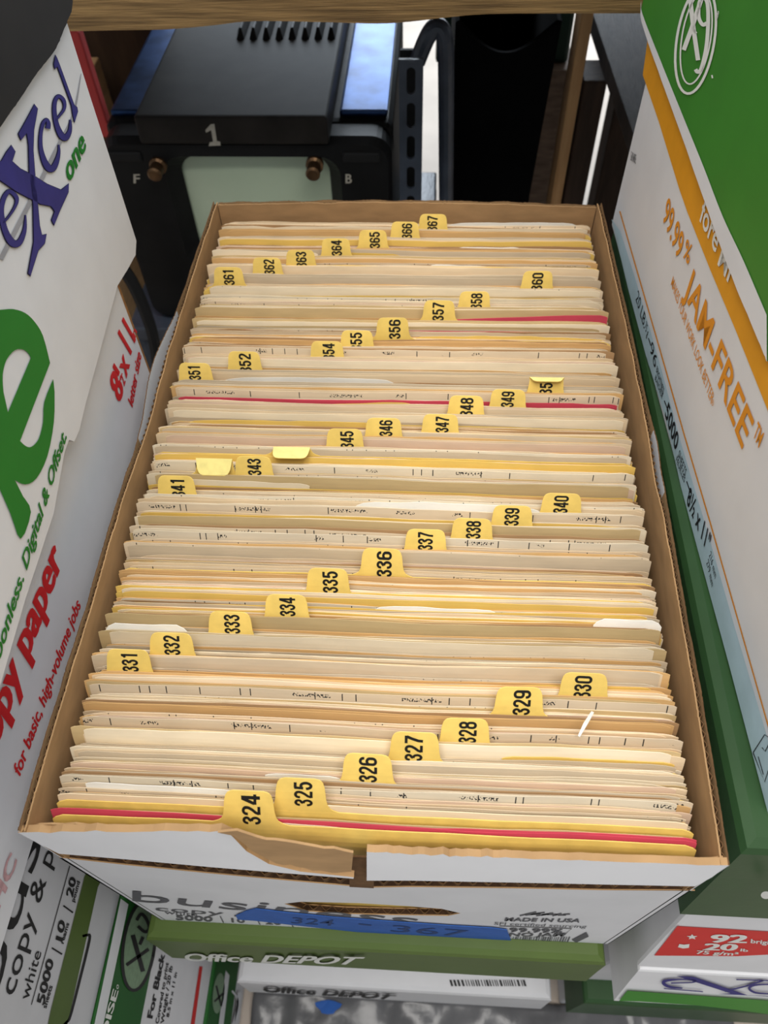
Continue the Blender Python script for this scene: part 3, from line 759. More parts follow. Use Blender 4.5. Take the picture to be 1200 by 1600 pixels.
def grow(p, g):
    cx = [ (p[i][0], p[i][1]) for i in range(len(p))]; out = []
    area_ = sum(cx[i][0]*cx[(i+1) % len(cx)][1]-cx[(i+1) % len(cx)][0]*cx[i][1] for i in range(len(cx)))
    sg = 1 if area_ > 0 else -1
    for i in range(len(cx)):
        a, b, c = cx[i-1], cx[i], cx[(i+1) % len(cx)]
        n1 = Vector((b[1]-a[1], a[0]-b[0])).normalized(); n2 = Vector((c[1]-b[1], b[0]-c[0])).normalized()
        m_ = (n1+n2); m_ = m_.normalized() if m_.length > .2 else n1
        out.append((b[0]+sg*m_.x*g, b[1]+sg*m_.y*g))
    return out
shapes(panE, EP, OUT, [poly2d([grow(l_, 1.0)]), poly2d([grow(xthin, 1.2)]), poly2d([grow(xthick, 1.2)])]+[ribbon([(a, b, c+2) for a, b, c in q]) for q in (e2, c_, e1)], name='letter_outline', off=.0004)
shapes(panE, EP, BLUETXT, [poly2d([l_]), poly2d([xthin]), poly2d([xthick]), ribbon(e2), ribbon(c_), ribbon(e1)], name='blue_lettering', off=.0006)
words(panE, EP, GRTXT, [('one', (107, 287), (134, 229), (-11, -33), 2), ('Carbonless. Digital & Offset.', (-22, 1098), (103, 683), (-9, -20), 1)], name='green_lettering')
eo = [(-15, 484), (0, 484), (19, 483), (38, 489), (53, 503), (66, 525), (77, 567), (30, 689), (39, 697), (48, 698), (59, 686), (66, 660), (68, 628), (82, 592), (84, 612), (83, 659), (73, 712), (56, 747), (38, 757), (22, 750), (35, 776), (47, 800), (31, 842), (14, 800), (-15, 735)]
eo = catmull(eo[:7], 3)+catmull(eo[7:14], 3)+catmull(eo[14:20], 3)+catmull(eo[20:], 3)
eh = [(4, 612), (3, 585), (9, 562), (22, 547), (34, 546), (42, 551), (47, 559), (11, 644)]
eh = catmull(eh[:7], 3)+[eh[7]]
shapes(panE, EP, GRTXT, [poly2d([eo, eh])], name='green_emblem')
# a further white carton on top, only its edge in view
o = link('white_carton', *tbox(tfE, -.27, -.012, s_near, s_far-.06, zl+G, zl+.12), WHITE, loc=(-.3, .1, zl+G))
tag(o, 'white carton on top of the black lid, barely showing in the top left corner', 'carton')
# two lower cartons of the left stack
ZL9 = LP(335, 1517).z
cx9 = empty('lidded_carton', (-.31, .08, ZL9))
tag(cx9, 'carton with a bottle green lid and an oval emblem, third in the left stack', 'carton')
link('base', *tbox(ID, -.455, XL-.0025, -.140, .294, ZL9+.0008, ZLB-.02), WHITE, cx9)
b9 = cx9.children[0]
V, F = cap_lid(ID, -.458, XL, -.144, .298, LP(240, 1495).z, ZLB-G, flare=0, r=.003)
l9 = link('lid', V, F, [FGREEN], cx9)
shapes(l9, LP, WHITE, [poly2d([[(188, 1404), (200, 1413), (160, 1604), (120, 1800), (108, 1800), (146, 1604)]])], name='white_edge_band', off=.0003)
oval = [(216+24.5*math.cos(t)*1.0-(0)*1, 1478+70*math.sin(t)) for t in [i*math.pi/16 for i in range(32)]]
rot = lambda pts, cx, cy, a: [(cx+(x-cx)*math.cos(a)-(y-cy)*math.sin(a), cy+(x-cx)*math.sin(a)+(y-cy)*math.cos(a)) for x, y in pts]
ov = rot(oval, 216, 1478, .13)
shapes(l9, LP, BLACKTXT, [ribbon(ov+ov[:2], 5)], name='emblem_rim', off=.0005)
shapes(l9, LP, SAGE, [poly2d([ov])], name='oval_emblem', off=.0004)
shapes(l9, LP, BLACKTXT, [ribbon([(206, 1461), (222, 1518)], 7), ribbon([(196, 1508), (231, 1483)], 5), ribbon([(217, 1476), (222, 1464)], 5), ribbon(catmull([(212, 1438), (219, 1428), (227, 1436), (232, 1450), (225, 1456), (214, 1447)], 4), 5)], name='emblem_letters', off=.0007)
words(l9, LP, WHTXT, [('BOISE', (157, 1650), (184, 1548), (-9, -2), 2), ('o', (184, 1546), (185, 1539), (-5, -2))])
words(b9, PX(XL-.0025), BLACKTXT, [('For Black', (237, 1592), (257, 1492), (-8, -2), 3), ('Covered to print', (247, 1600), (263, 1505), (-5, -1), 1), ('Weight / 20 lb', (255, 1600), (269, 1510), (-5, -1), 1), ('8.5 in x 11 in', (263, 1590), (276, 1520), (-4, -1), 1)])
shapes(b9, PX(XL-.0025), REDLAB, [poly2d([[(311, 1510), (316, 1510), (303, 1604), (285, 1760), (280, 1760), (297, 1604)]])], name='red_stripe')
cx8 = empty('lidded_carton', (-.31, .08, FZ))
tag(cx8, 'carton with a green and white lid edge, lowest of the left stack', 'carton')
link('base', *tbox(ID, -.455, XL-.0025, -.140, .294, FZ+G, ZL9-.02), WHITE, cx8)
V, F = cap_lid(ID, -.458, XL, -.144, .298, ZL9-.12, ZL9-G, flare=0, r=.003)
l8 = link('lid', V, F, [FGREEN], cx8)
shapes(l8, LP, WHITE, [poly2d([[(352, 1516), (358, 1524), (344, 1640), (336, 1640)]]), ribbon(catmull([(362, 1548), (371, 1564), (366, 1592), (360, 1610)], 4), 3), ribbon([(374, 1550), (364, 1640)], 6)], name='white_print')
shapes(l8, LP, SAGE, [poly2d([rot([(341+9*math.cos(i*math.pi/10), 1552+32*math.sin(i*math.pi/10)) for i in range(20)], 341, 1552, .1)])], name='oval_emblem')
shapes(l8, LP, BLACKTXT, [ribbon([(337, 1540), (345, 1572)], 3), ribbon([(334, 1565), (348, 1552)], 3)], name='emblem_letters', off=.0006)

# --- right stack -----------------------------------------------------------
# topmost: white carton, bright green lid
A1 = PZ(-.0195)(1197, 1260); B1 = PZ(-.0195)(981, 450)
d1 = (B1-A1); d1.z = 0; d1.normalize(); n1 = Vector((-d1.y, d1.x, 0))
RP = Plane(A1, n1)
c1 = empty('lidded_carton', (.31, .24, -.0195))
tag(c1, 'white carton with orange lettering and a bright green lid, right of the open carton', 'carton')
s0 = 0.0
tfR = lambda x, y, z: Vector((A1.x, A1.y, 0))-n1*x+d1*y+Vector((0, 0, z))
sfar = (RP(980, 245)-A1).dot(d1)
link('base', *tbox(tfR, 0, .285, -.002, sfar, -.0195, .20, .002), WHITE, c1)
bR = c1.children[0]
# lower edge of the lid, ragged
le = [(1009, 14), (1012, 40), (1042, 125), (1076, 217), (1111, 315), (1140, 395), (1168, 465), (1200, 540), (1210, 565)]
le = [(x+1.2*noise.noise(Vector((i*2.7, 1, 0))), y) for i, (x, y) in enumerate(catmull(le, 6))]
ge = [(1010, 0), (1012, 22), (1043, 100), (1076, 180), (1110, 262), (1140, 338), (1172, 405), (1200, 469), (1210, 492)]
V2 = [RP(*p, .0030) for p in le]; zt_ = .232
n = len(V2); V3 = [Vector((v.x, v.y, zt_)) for v in V2]
Vs = V2+V3+[v-n1*.0026 for v in V2]+[v-n1*.0026 for v in V3]; Fs = []; MIs = []
for i in range(n-1):
    Fs += [[i, n+i, n+i+1, i+1], [2*n+i, 2*n+i+1, 3*n+i+1, 3*n+i], [i, i+1, 2*n+i+1, 2*n+i], [n+i, 3*n+i, 3*n+i+1, n+i+1]]; MIs += [0, 0, 1, 0]
Fs += [[0, 2*n, 3*n, n], [n-1, 2*n-1, 4*n-1, 3*n-1]]; MIs += [2, 2]
lR = link('lid', Vs, Fs, [XGREEN, WHITE, KRAFT], c1, MIs)
sl_ = (V2[0]-A1).dot(d1)
link('lid_top', *join(tbox(tfR, -.003, .288, -.005, sl_, zt_, zt_+.003, .001), tbox(tfR, 0.0, .288, sl_-.003, sl_, .115, zt_-.0005, .0008), tbox(tfR, -.003, .288, -.0055, -.0028, .128, zt_-.0005, .0008), tbox(tfR, .2855, .288, -.0055, sl_, .128, zt_-.0005, .0008)), XGREEN, lR)
wp = [(x, y) for x, y in catmull(ge, 6)]
m_ = min(len(wp), len(le))
strip = ([(le[i]) for i in range(m_)]+[wp[i] for i in range(m_)], [[i, i+1, m_+i+1, m_+i] for i in range(m_-1)])
shapes(lR, RP, WHITE, [strip], name='torn_white_edge', off=.0033)
lg = lambda x, y: (x, y)
ring1 = [(1097+30*math.cos(t), 62+85*math.sin(t)) for t in [i*math.pi/20 for i in range(41)]]
ring1 = rot(ring1, 1097, 62, .16)
ring2 = rot([(1098+23*math.cos(t), 60+72*math.sin(t)) for t in [i*math.pi/20 for i in range(41)]], 1098, 60, .16)
shapes(lR, RP, WHTXT, [ribbon(ring1, 4), ribbon(ring2, 2.5),
    ribbon([(1088, -6), (1093, 40), (1101, 94)], 7), ribbon([(1107, -4), (1090, 46), (1078, 78)], 7), ribbon([(1094, 46), (1098, 52)], 4),
    ribbon(catmull([(1115, 36), (1108, 38), (1102, 26), (1103, 4), (1110, -4), (1116, 6), (1117, 36), (1114, 74), (1106, 107), (1100, 112), (1097, 108)], 5), 6)], name='oval_emblem', off=.0034)
words(lR, RP, WHTXT, [('®', (1129, 32), (1133, 28), (2, -12), 1)], off=.0034)
shapes(lR, RP, WHTXT, [ribbon([(1123, 117), (1124, 122)], 2.5)], name='white_fleck', off=.0034)
# orange band under the lid, thin orange rule near the foot
band = [(1012, 66), (1005, 117), (1030, 190), (1062, 295), (1075, 332), (1110, 420), (1150, 515), (1200, 640), (1208, 662), (1208, 552), (1200, 532), (1168, 458), (1140, 388), (1111, 308), (1076, 210), (1042, 118), (1012, 40)]
shapes(bR, RP, ORANGE, [poly2d([band])], name='orange_band', off=.0003)
shapes(bR, RP, ORTXT, [ribbon([(969, 330), (995, 420), (1030, 540), (1070, 680), (1110, 815), (1160, 990), (1200, 1130), (1203, 1140)], 2)], name='orange_rule', off=.0003)
words(bR, RP, WHTXT, [('fore', (1094, 342), (1120, 396), (9, -34), 1), ('MP', (1123, 412), (1146, 452), (10, -34), 1)], off=.0006)
words(bR, RP, ORTXT, [('99.99', (1036, 342), (1061, 408), (9, -36), 1), ('%', (1068, 400), (1077, 414), (6, -28), 1), ('JAM-FREE', (1069, 455), (1161, 702), (13, -42), 1), ('MAKES YOUR WORK LOOK BETTER', (1049, 445), (1112, 632), (4, -14)), ('®', (1112, 630), (1115, 636), (2, -8)), ('TM', (1178, 680), (1187, 700), (8, -22), 1)])
words(bR, RP, BLACKTXT, [('20 LB.', (994, 468), (1007, 514), (4, -16)), ('75 g', (1008, 512), (1012, 527), (3, -11)), ('96', (1016, 547), (1024, 577), (4, -16)), ('BRIGHTNESS', (1026, 580), (1037, 617), (2, -9)), ('BLANCHEUR', (1024, 592), (1035, 624), (2, -7)), ('5000', (1040, 648), (1057, 706), (5, -22), 1),
    ('SHEETS', (1060, 712), (1071, 745), (3, -10)), ('FEUILLES', (1057, 720), (1070, 755), (2, -8)), ('8½ x 11"', (1074, 785), (1107, 866), (5, -26), 1), ('216 mm', (1109, 868), (1118, 905), (3, -8)), ('279 mm', (1105, 880), (1113, 918), (3, -8)),
    ('LEARN MORE', (986, 250), (994, 256), (1, -14))])
for mk in [ribbon([(1014, 528), (1018, 540)], 1.5), ribbon([(1039, 626), (1045, 642)], 1.5), ribbon([(1074, 752), (1080, 770)], 1.5),
    ribbon([(1178, 1176), (1196, 1148), (1216, 1160), (1196, 1222), (1178, 1176)], 1.6), ribbon([(1192, 1168), (1197, 1174), (1204, 1160)], 1.5), ribbon([(1186, 1182), (1194, 1210)], 1.2)]:
    shapes(bR, RP, BLACKTXT, [mk], name='printed_mark')
FILM = mat('bluish film', (196, 218, 226), rough=.35, vary=.05, scale=60, bump=.15, bscale=70)
film = [(956, 342), (970, 362), (992, 432), (1028, 555), (1064, 690), (1108, 838), (1150, 985), (1196, 1140), (1202, 1162), (1202, 1275), (1198, 1262), (1139, 1036), (1090, 862), (1062, 765), (1040, 652), (1008, 560), (981, 452)]
fv, ff = place2d(poly2d([film]), lambda a, b: RP(a, b, .0002))
link('shrink_film', [Vector((v.x, v.y, max(v.z, -.0190))) for v in fv], ff, FILM, bR)
# second: dark green lid, red label on its base
c4 = empty('lidded_carton', (.31, .24, -.26))
tag(c4, 'carton with a dark green lid and a red label, under the orange lettered carton', 'carton')
link('base', *bevel(hexa([(.1690, -.009, -.259), (.448, -.009, -.259), (.448, .445, -.259), (.1690, .445, -.259)], [(.1690, .016, -.03), (.448, .016, -.03), (.448, .445, -.03), (.1690, .445, -.03)]), .0025), WHITE, c4)
b4 = c4.children[0]
tf4 = ID
V, F = cap_lid(ID, .1615, .455, .0105, .462, -.1130, -.0203, flare=.0035, r=.006)
# the front skirt leans out towards the viewer
V = [v+Vector((0, -.007*max(0, (-.03-v.z)/.083), 0)) if v.y < .05 else v for v in V]
l4 = link('lid', V, F, DGREEN, c4)
R4 = Plane((.2, .016, -.03), (0, -.229, .025))
shapes(b4, R4, REDLAB, [poly2d([[(1058, 1446), (1210, 1455), (1210, 1490), (1150, 1493), (1022, 1492)]])], name='red_label')
words(b4, R4, WHTXT, [('92', (1107, 1470), (1166, 1471), (4, -12), 3), ('20', (1097, 1482), (1150, 1483), (4, -10), 3), ('75 g/m²', (1087, 1488), (1152, 1491), (2, -5), 1), ('brightness', (1172, 1471), (1240, 1477), (1, -6), 1), ('lb', (1156, 1484), (1168, 1485), (1, -4), 1)], off=.0007)
star = [(1081+(9 if i % 2 == 0 else 4)*math.sin(i*math.pi/5), 1462-(4.4 if i % 2 == 0 else 2)*math.cos(i*math.pi/5)) for i in range(10)]
shapes(b4, R4, WHTXT, [poly2d([star]), poly2d([[(1059, 1478), (1061, 1473), (1068, 1474), (1077, 1473), (1076, 1479), (1067, 1480)]])], name='star_mark', off=.0007)
shapes(l4, PY(.0012), WHTXT, [poly2d([[(1196+8*math.cos(i*math.pi/10), 1395+6*math.sin(i*math.pi/10)) for i in range(20)]])], name='white_dot', off=.001)
# third: white lid with a green lower edge
c5 = empty('lidded_carton', (.31, .24, -.50))
tag(c5, 'carton whose white lid has blue letters and a green lower edge, third in right stack', 'carton')
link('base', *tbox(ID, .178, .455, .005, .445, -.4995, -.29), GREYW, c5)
V, F = cap_lid(ID,   .1705, .462, -.0110, .455, -.3330, -.2600, flare=.0025, r=.003)
V = [v+Vector((0, -.010*max(0, (-.265-v.z)/.07), 0)) if v.y < .05 else v for v in V]
l5 = link('lid', V, F, WHITE, c5)
F5 = Plane((.2, -.0114, -.2640), Vector((0, -.069, .0122)))
shapes(l5, F5, XGREEN, [poly2d([[(980, 1546), (1210, 1562), (1260, 1566), (1260, 1590), (1210, 1584), (1150, 1576), (1090, 1569), (1000, 1563), (967, 1562)]])], name='green_band', off=.0008)
shapes(l5, F5, BLUETXT, [poly2d([[(1057, 1523), (1083, 1524), (1168, 1553), (1200, 1554), (1200, 1555), (1122, 1551), (1141, 1550)]]), ribbon([(1192, 1530), (1164, 1539), (1132, 1547)], 2.5), ribbon([(1037, 1542.5), (1098, 1547.5)], 1.6), ribbon([(1150, 1528.5), (1200, 1530)], 1.8),
    ribbon(catmull([(1048, 1534, 2), (1080, 1533, 2), (1086, 1530, 3), (1066, 1528, 2), (1042, 1530, 4), (1036, 1534, 5), (1046, 1540, 4), (1066, 1542, 2)], 5)), ribbon(catmull([(1204, 1536, 2), (1180, 1537, 3), (1170, 1542, 4), (1180, 1549, 3), (1206, 1551, 2)], 5))], name='blue_lettering', off=.0008)
c6 = empty('lidded_carton', (.31, .24, FZ))
tag(c6, 'carton with a dark olive lid, lowest of the right stack', 'carton')
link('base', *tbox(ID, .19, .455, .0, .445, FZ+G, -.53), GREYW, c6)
V, F = cap_lid(ID, .178, .465, -.014, .455, -.590, -.5005, flare=.002, r=.004)
link('lid', V, F, DGREEN, c6)

# ------------------------------------------------------------------ crumpled plastic on the floor in front of the stacks
PL = mat('grey plastic film', (104, 104, 106), rough=.28, vary=.15, scale=14, bump=.9, bscale=22, spec=.6)
V, F = [], []
nx, ny = 90, 40
for j in range(ny+1):
    for i in range(nx+1):
        x_ = -.160+.54*i/nx; y_ = -.32+.318*j/ny
        h = .010+.012*abs(noise.noise(Vector((x_*16, y_*20, 0))))+.006*noise.noise(Vector((x_*50, y_*40, 3)))
        V.append(Vector((x_, y_, FZ+max(.001, h))))
F = [[j*(nx+1)+i, j*(nx+1)+i+1, (j+1)*(nx+1)+i+1, (j+1)*(nx+1)+i] for j in range(ny) for i in range(nx)]
pl = link('plastic_sheet', V, F, PL, smooth=True, loc=(.1, -.17, FZ))
sm = pl.modifiers.new('thick', 'SOLIDIFY'); sm.thickness = .0006
tag(pl, 'crumpled grey plastic sheet on the floor in front of the cartons', 'plastic sheet')

def plz(x_, y_): return FZ+.0125+.010+.012*abs(noise.noise(Vector((x_*16, y_*20, 0))))+.006*noise.noise(Vector((x_*50, y_*40, 3)))-.010
q = PZ(FZ+.02)(512, 1573)
bv_ = [(q.x+.014*math.cos(t)*(1+.3*math.sin(3*t)), q.y+.007*math.sin(t)) for t in [i*math.pi/6 for i in range(12)]]
link('blue_tape', [Vector((x, y, plz(x, y))) for x, y in bv_]+[Vector((x, y, plz(x, y)+.0005)) for x, y in bv_], [list(range(12))[::-1], [i+12 for i in range(12)]]+[[i, (i+1) % 12, (i+1) % 12+12, i+12] for i in range(12)], TAPE, pl)
# ------------------------------------------------------------------ background: monitor on a cart, bin, timber
CASE = mat('black painted metal', (26, 26, 27), rough=.5, vary=.25, scale=12, spec=.22, bump=.15, bscale=90)
PLATE = mat('worn charcoal metal', (46, 42, 39), rough=.6, vary=.25, scale=20, spec=.16)
RUBBER = mat('black plastic', (26, 26, 27), rough=.6, vary=.1, scale=30)
GLASS = mat('grey green screen glass', (204, 220, 192), rough=.25, vary=.05, scale=5, spec=.5)
BRASS = mat('tarnished brass knob', (120, 92, 66), rough=.35, vary=.2, scale=80, metal=.8)
CHIP = mat('grey stencil paint', (186, 180, 166), rough=.7, vary=.1, scale=120)
YT = .70
TF_ = PY(YT)
tl = TF_(222, 233); tr_ = TF_(514, 228)
zpl = tl.z; xl_, xr_ = tl.x, tr_.x
zpt = TF_(360, 187).z
XM0 = TF_(150, 250).x+.0; XM1 = TF_(611, 250).x
zt_case = zpl+.004
zbm = -.330
tv = empty('monitor', ((XM0+XM1)/2, YT+.15, zbm))
tag(tv, 'black metal picture tube monitor with a grey green screen and a painted 1', 'monitor')
yc = YT+.010
scr = [TF_(266, 270), TF_(504, 268)]
sx0, sx1 = scr[0].x+.004, scr[1].x+.004; szt = TF_(380, 266).z; szb = szt-(sx1-sx0)*.74
# case with a rounded front bezel round the screen opening
link('case', *bevel(box(XM0, XM1, yc+.035, yc+.34, zbm, zt_case), .012, 3), CASE, tv)
def bezel():
    V, F = [], []
    def rr(x0, x1, z0, z1, r, y, n=6):
        return [Vector((cx+r*math.cos(a), y, cz+r*math.sin(a))) for cx, cz, a0 in ((x1-r, z1-r, 0), (x0+r, z1-r, 90), (x0+r, z0+r, 180), (x1-r, z0+r, 270)) for a in [math.radians(a0+90*i/n) for i in range(n+1)]]
    rings = [rr(XM0, XM1, zbm, zt_case-.001, .022, yc+.036), rr(XM0, XM1, zbm, zt_case-.001, .022, yc+.012), rr(XM0+.004, XM1-.004, zbm+.004, zt_case-.005, .020, yc), rr(sx0-.014, sx1+.014, szb-.014, szt+.010, .022, yc-.001), rr(sx0, sx1, szb, szt, .018, yc+.018)]
    n = len(rings[0]); V = [p for r_ in rings for p in r_]
    for i in range(len(rings)-1):
        for k in range(n): F.append([i*n+k, i*n+(k+1) % n, (i+1)*n+(k+1) % n, (i+1)*n+k])
    return V, F
link('bezel', *bezel(), CASE, tv, smooth=False)
V, F = [], []
for j in range(13):
    for i in range(17):
        a = i/8-1; b = j/6-1
        V.append(Vector(((sx0+sx1)/2+a*(sx1-sx0)*.515, yc+.020-.010*(1-a*a*.8)*(1-b*b*.8)+.003, (szb+szt)/2+b*(szt-szb)*.515)))
F = [[j*17+i, j*17+i+1, (j+1)*17+i+1, (j+1)*17+i] for j in range(12) for i in range(16)]
link('screen', V, F, GLASS, tv, smooth=True)
# raised hood plate on top with louvres and the painted figure
hood = link('hood_plate', *bevel(box(xl_, xr_, YT, YT+.33, zpl+.0045, zpt+.003), .004, 3), PLATE, tv)
lv = []
for i in range(8):
    xx = xl_+(xr_-xl_)*(.42+.075*i)
    lv.append(bevel(hexa([(xx-.005, YT+.17, zpt+.002), (xx+.005, YT+.17, zpt+.002), (xx+.005, YT+.30, zpt+.002), (xx-.005, YT+.30, zpt+.002)], [(xx-.002, YT+.18, zpt+.012), (xx+.001, YT+.18, zpt+.012), (xx+.001, YT+.29, zpt+.012), (xx-.002, YT+.29, zpt+.012)]), .001))
link('louvre', *join(*lv), RUBBER, hood)['label'] = 'row of raised black louvres'
NP = PY(YT-.0003)
shapes(hood, NP, CHIP, [poly2d([[(326, 228), (328, 222), (333, 221), (330, 203), (322, 207), (321, 203), (329, 194), (335, 193), (339, 220), (344, 221), (345, 227)]])], name='painted_figure')
for nm, px in (('F', 209), ('B', 540)):
    words(tv, Plane((0, yc-.0005, 0), (0, -1, 0)), CHIP, [(nm, (px, 285), (px+10, 285), (0, -14), 2)], name='painted_letter', off=.0015)
for px, py in ((246, 262), (491, 261)):
    q = PY(yc-.006)(px, py); n_ = 16
    k = tube([(q.x, yc+.002, q.z), (q.x, yc-.004, q.z), (q.x, yc-.006, q.z), (q.x, yc-.020, q.z), (q.x, yc-.0215, q.z)], lambda i: (.0095, .0095, .0072, .0078, .0055)[i], n_)
    link('brass_knob', *k, BRASS, tv)
for x0, x1 in ((XM0+.012, XM0+.048), (XM1-.052, XM1-.012)):
    link('corner_latch', *bevel(box(x0, x1, yc-.003, yc+.006, szt+.004, szt+.016), .003), RUBBER, tv)
link('top_panel', *bevel(box(XM0+.006, xl_-.003, yc+.05, yc+.33, zt_case-.001, zt_case+.006), .003), mat('metal with painted sky sheen', (62, 88, 136), rough=.42, vary=.30, scale=25, spec=.2, metal=.85), tv)  # blue of the reflected sky is put into this metal's colour
link('top_panel', *bevel(box(xr_+.006, XM1-.006, yc+.05, yc+.33, zt_case-.001, zt_case+.006), .003), MATS['metal with painted sky sheen'], tv)
# cart: shelf, slotted upright, tubular handle
ct = empty('cart', ((XM0+XM1)/2+.03, YT+.16, FZ))
tag(ct, 'black metal cart with a slotted upright and bent tube handle under the monitor', 'cart')
TUBE = mat('black enamelled tube', (66, 74, 88), rough=.35, vary=.15, scale=40, spec=.6, bump=.3, bscale=200)
link('shelf', *bevel(box(XM0-.03, XM1+.05, YT-.01, YT+.36, zbm-.022, zbm-.0006), .003), TUBE, ct)
xb_ = PY(YT+.02)(642, 200).x
zs_t = PY(YT+.02)(640, 92).z
def slotted():
    outer = [(xb_-.012, zbm-.02), (xb_+.012, zbm-.02), (xb_+.012, zs_t), (xb_-.012, zs_t)]
    holes = []
    for k in range(9):
        zc = zs_t-.020-.034*k
        if zc < zbm+.02: break
        holes.append([(xb_+.0045*math.cos(a)*1.0, zc+(.0085 if math.sin(a) > 0 else -.0085)+.0045*math.sin(a)) for a in [i*math.pi/6+math.pi/12 for i in range(12)]])
    V2, T = poly2d([outer]+holes); n = len(V2); V = [Vector((x, YT+.018, z)) for x, z in V2]+[Vector((x, YT+.022, z)) for x, z in V2]
    F = T+[[i+n for i in t][::-1] for t in T]; o_ = 0
    for ring in [outer]+holes:
        m = len(ring)
        for i in range(m): F.append([o_+i, o_+(i+1) % m, o_+(i+1) % m+n, o_+i+n])
        o_ += m
    return V, F
link('slotted_upright', *slotted(), TUBE, ct)
link('added_slot_backing', *box(xb_-.012, xb_+.010, YT+.050, YT+.054, zbm-.02, zs_t-.005), RUBBER, ct)  # added black plate, only there to make the slots read dark
PT = PY(YT+.05)
tp_ = [PT(697, 430), PT(697, 300), PT(697, 120), PT(696, 70), PT(692, 50), PT(684, 42), PT(674, 48), PT(664, 66), PT(652, 96)]
tp_ = [Vector(p) for p in catmull([tuple(p) for p in tp_], 5)]
tp_ = [Vector((tp_[0].x, tp_[0].y, zbm-.012))]+[p for p in tp_ if p.z > zbm]
link('tube_handle', *tube(tp_, .0085, 12), TUBE, ct)
for x_, y_ in ((XM0-.02, YT), (XM1+.04, YT), (XM0-.02, YT+.34), (XM1+.04, YT+.34)):
    link('leg', *tube([(x_, y_, zbm-.02), (x_, y_, FZ)], .011, 10), TUBE, ct)
# power cord hanging at the left
cp = catmull([tuple(PY(YT-.05)(*p)) for p in ((170, 395), (196, 425), (212, 452), (228, 490), (240, 530), (250, 600))], 6)
cp = [Vector(p) for p in cp]
o = link('power_cord', *tube(cp+[Vector((cp[-1].x, cp[-1].y, FZ+.006))], .0075, 8), RUBBER, loc=(cp[-1].x, cp[-1].y, FZ))
tag(o, 'thick black cord looping down at the left of the monitor', 'cord')
# bin with a dipped rim
YB = .80
BPn = PY(YB)
q0 = BPn(712, 34); q1 = BPn(878, 34); zb0 = FZ+.001
bw = .30; h_ = q0.z
def bin_mesh():
    V, F = [], []
    nseg = 20
    def topz(t): return h_-.030*math.sin(math.pi*t)**1.1 if 0 < t < 1 else h_
    tf = .80
    def row(y, inset, yi, dipped):
        r = []
        for i in range(nseg+1):
            t = i/nseg; xt = q0.x+inset+(q1.x-q0.x-2*inset)*t; cxm = (q0.x+q1.x)/2
            xbm = cxm+(xt-cxm)*.74-.012
            r.append((Vector((xbm, yi, zb0+(.004 if inset else 0))), Vector((xt, y, topz(t) if dipped else h_))))
        return r
    fo = row(YB, 0, YB+.03, True); fi = row(YB+.004, .004, YB+.034, True)
    bo = row(YB+.26, 0, YB+.23, True); bi = row(YB+.256, .004, YB+.226, True)
    loops = []
    for r in (fo, fi, bo, bi):
        base = len(V); V.extend([p for pr in r for p in pr]); loops.append(base)
    def q(base, i): return [base+2*i, base+2*i+2, base+2*i+3, base+2*i+1]
    for i in range(nseg):
        F.append(q(loops[0], i)); F.append(q(loops[1], i)[::-1]); F.append(q(loops[2], i)[::-1]); F.append(q(loops[3], i))
        F.append([loops[0]+2*i+1, loops[0]+2*i+3, loops[1]+2*i+3, loops[1]+2*i+1]); F.append([loops[2]+2*i+1, loops[2]+2*i+3, loops[3]+2*i+3, loops[3]+2*i+1])
        F.append([loops[0]+2*i, loops[2]+2*i, loops[2]+2*i+2, loops[0]+2*i+2]); F.append([loops[1]+2*i, loops[1]+2*i+2, loops[3]+2*i+2, loops[3]+2*i])
    for i in (0, nseg):
        a, b, c, d = [l_+2*i for l_ in loops]
        F.append([a, a+1, c+1, c]); F.append([b, d, d+1, b+1]); F.append([a+1, b+1, d+1, c+1])
    return V, F
o = link('waste_bin', *bin_mesh(), mat('black bin plastic', (15, 15, 16), rough=.9, vary=.1, scale=30, spec=.05), loc=((q0.x+q1.x)/2, YB+.13, FZ))
tag(o, 'tall black bin with a dipped rim behind the open carton', 'bin')
# timber: beam across, post, dark table top
def wood(name, c1_, c2_, stretch, rough=.7):
    m = mat(name, c1_, rough=rough, rgb2=c2_, scale=9, stretch=stretch, bump=.35, bscale=30); return m
BEAMW = wood('weathered beam wood', (138, 110, 70), (70, 52, 30), (1.5, 12, 42))
yb = .58
EB = PY(yb)
pb = [(95, 49), (200, 47), (260, 46), (330, 40), (380, 34), (430, 33), (520, 35), (590, 37), (640, 34), (700, 27), (760, 22), (860, 21), (1010, 21)]
low = [EB(*p) for p in catmull(pb, 4)]
x_l, x_r = -.46, .46
zl0 = low[0].z; zl1 = low[-1].z
low = [Vector((x_l, yb, zl0))]+low+[Vector((x_r, yb, zl1))]
V, F = [], []
for p in low:
    for (dy, dz) in ((0, 0), (0, .075), (.003, .078), (.038, .078), (.038, 0)):
        V.append(Vector((p.x, yb+dy, p.z+dz if dz == 0 else zl0+dz+(zl1-zl0)*(p.x-x_l)/(x_r-x_l))))
for i in range(len(low)-1):
    for k in range(5): F.append([i*5+k, i*5+(k+1) % 5, (i+1)*5+(k+1) % 5, (i+1)*5+k])
F += [[4, 3, 2, 1, 0], [(len(low)-1)*5+k for k in range(5)]]
rk = empty('timber_rack', (0, yb+.02, FZ)); tag(rk, 'rough timber rack whose brown beam crosses above the monitor', 'rack')
link('beam', V, F, BEAMW, rk)
link('shelf_board', *bevel(box(x_l, x_r, yb+.0385, yb+.62, zl0+.055, zl0+.078), .002), BEAMW, rk)
for x_ in (x_l+.02, x_r-.02): link('post', *bevel(box(x_-.02, x_+.02, yb+.56, yb+.60, FZ, zl0+.0545), .002), BEAMW, rk)
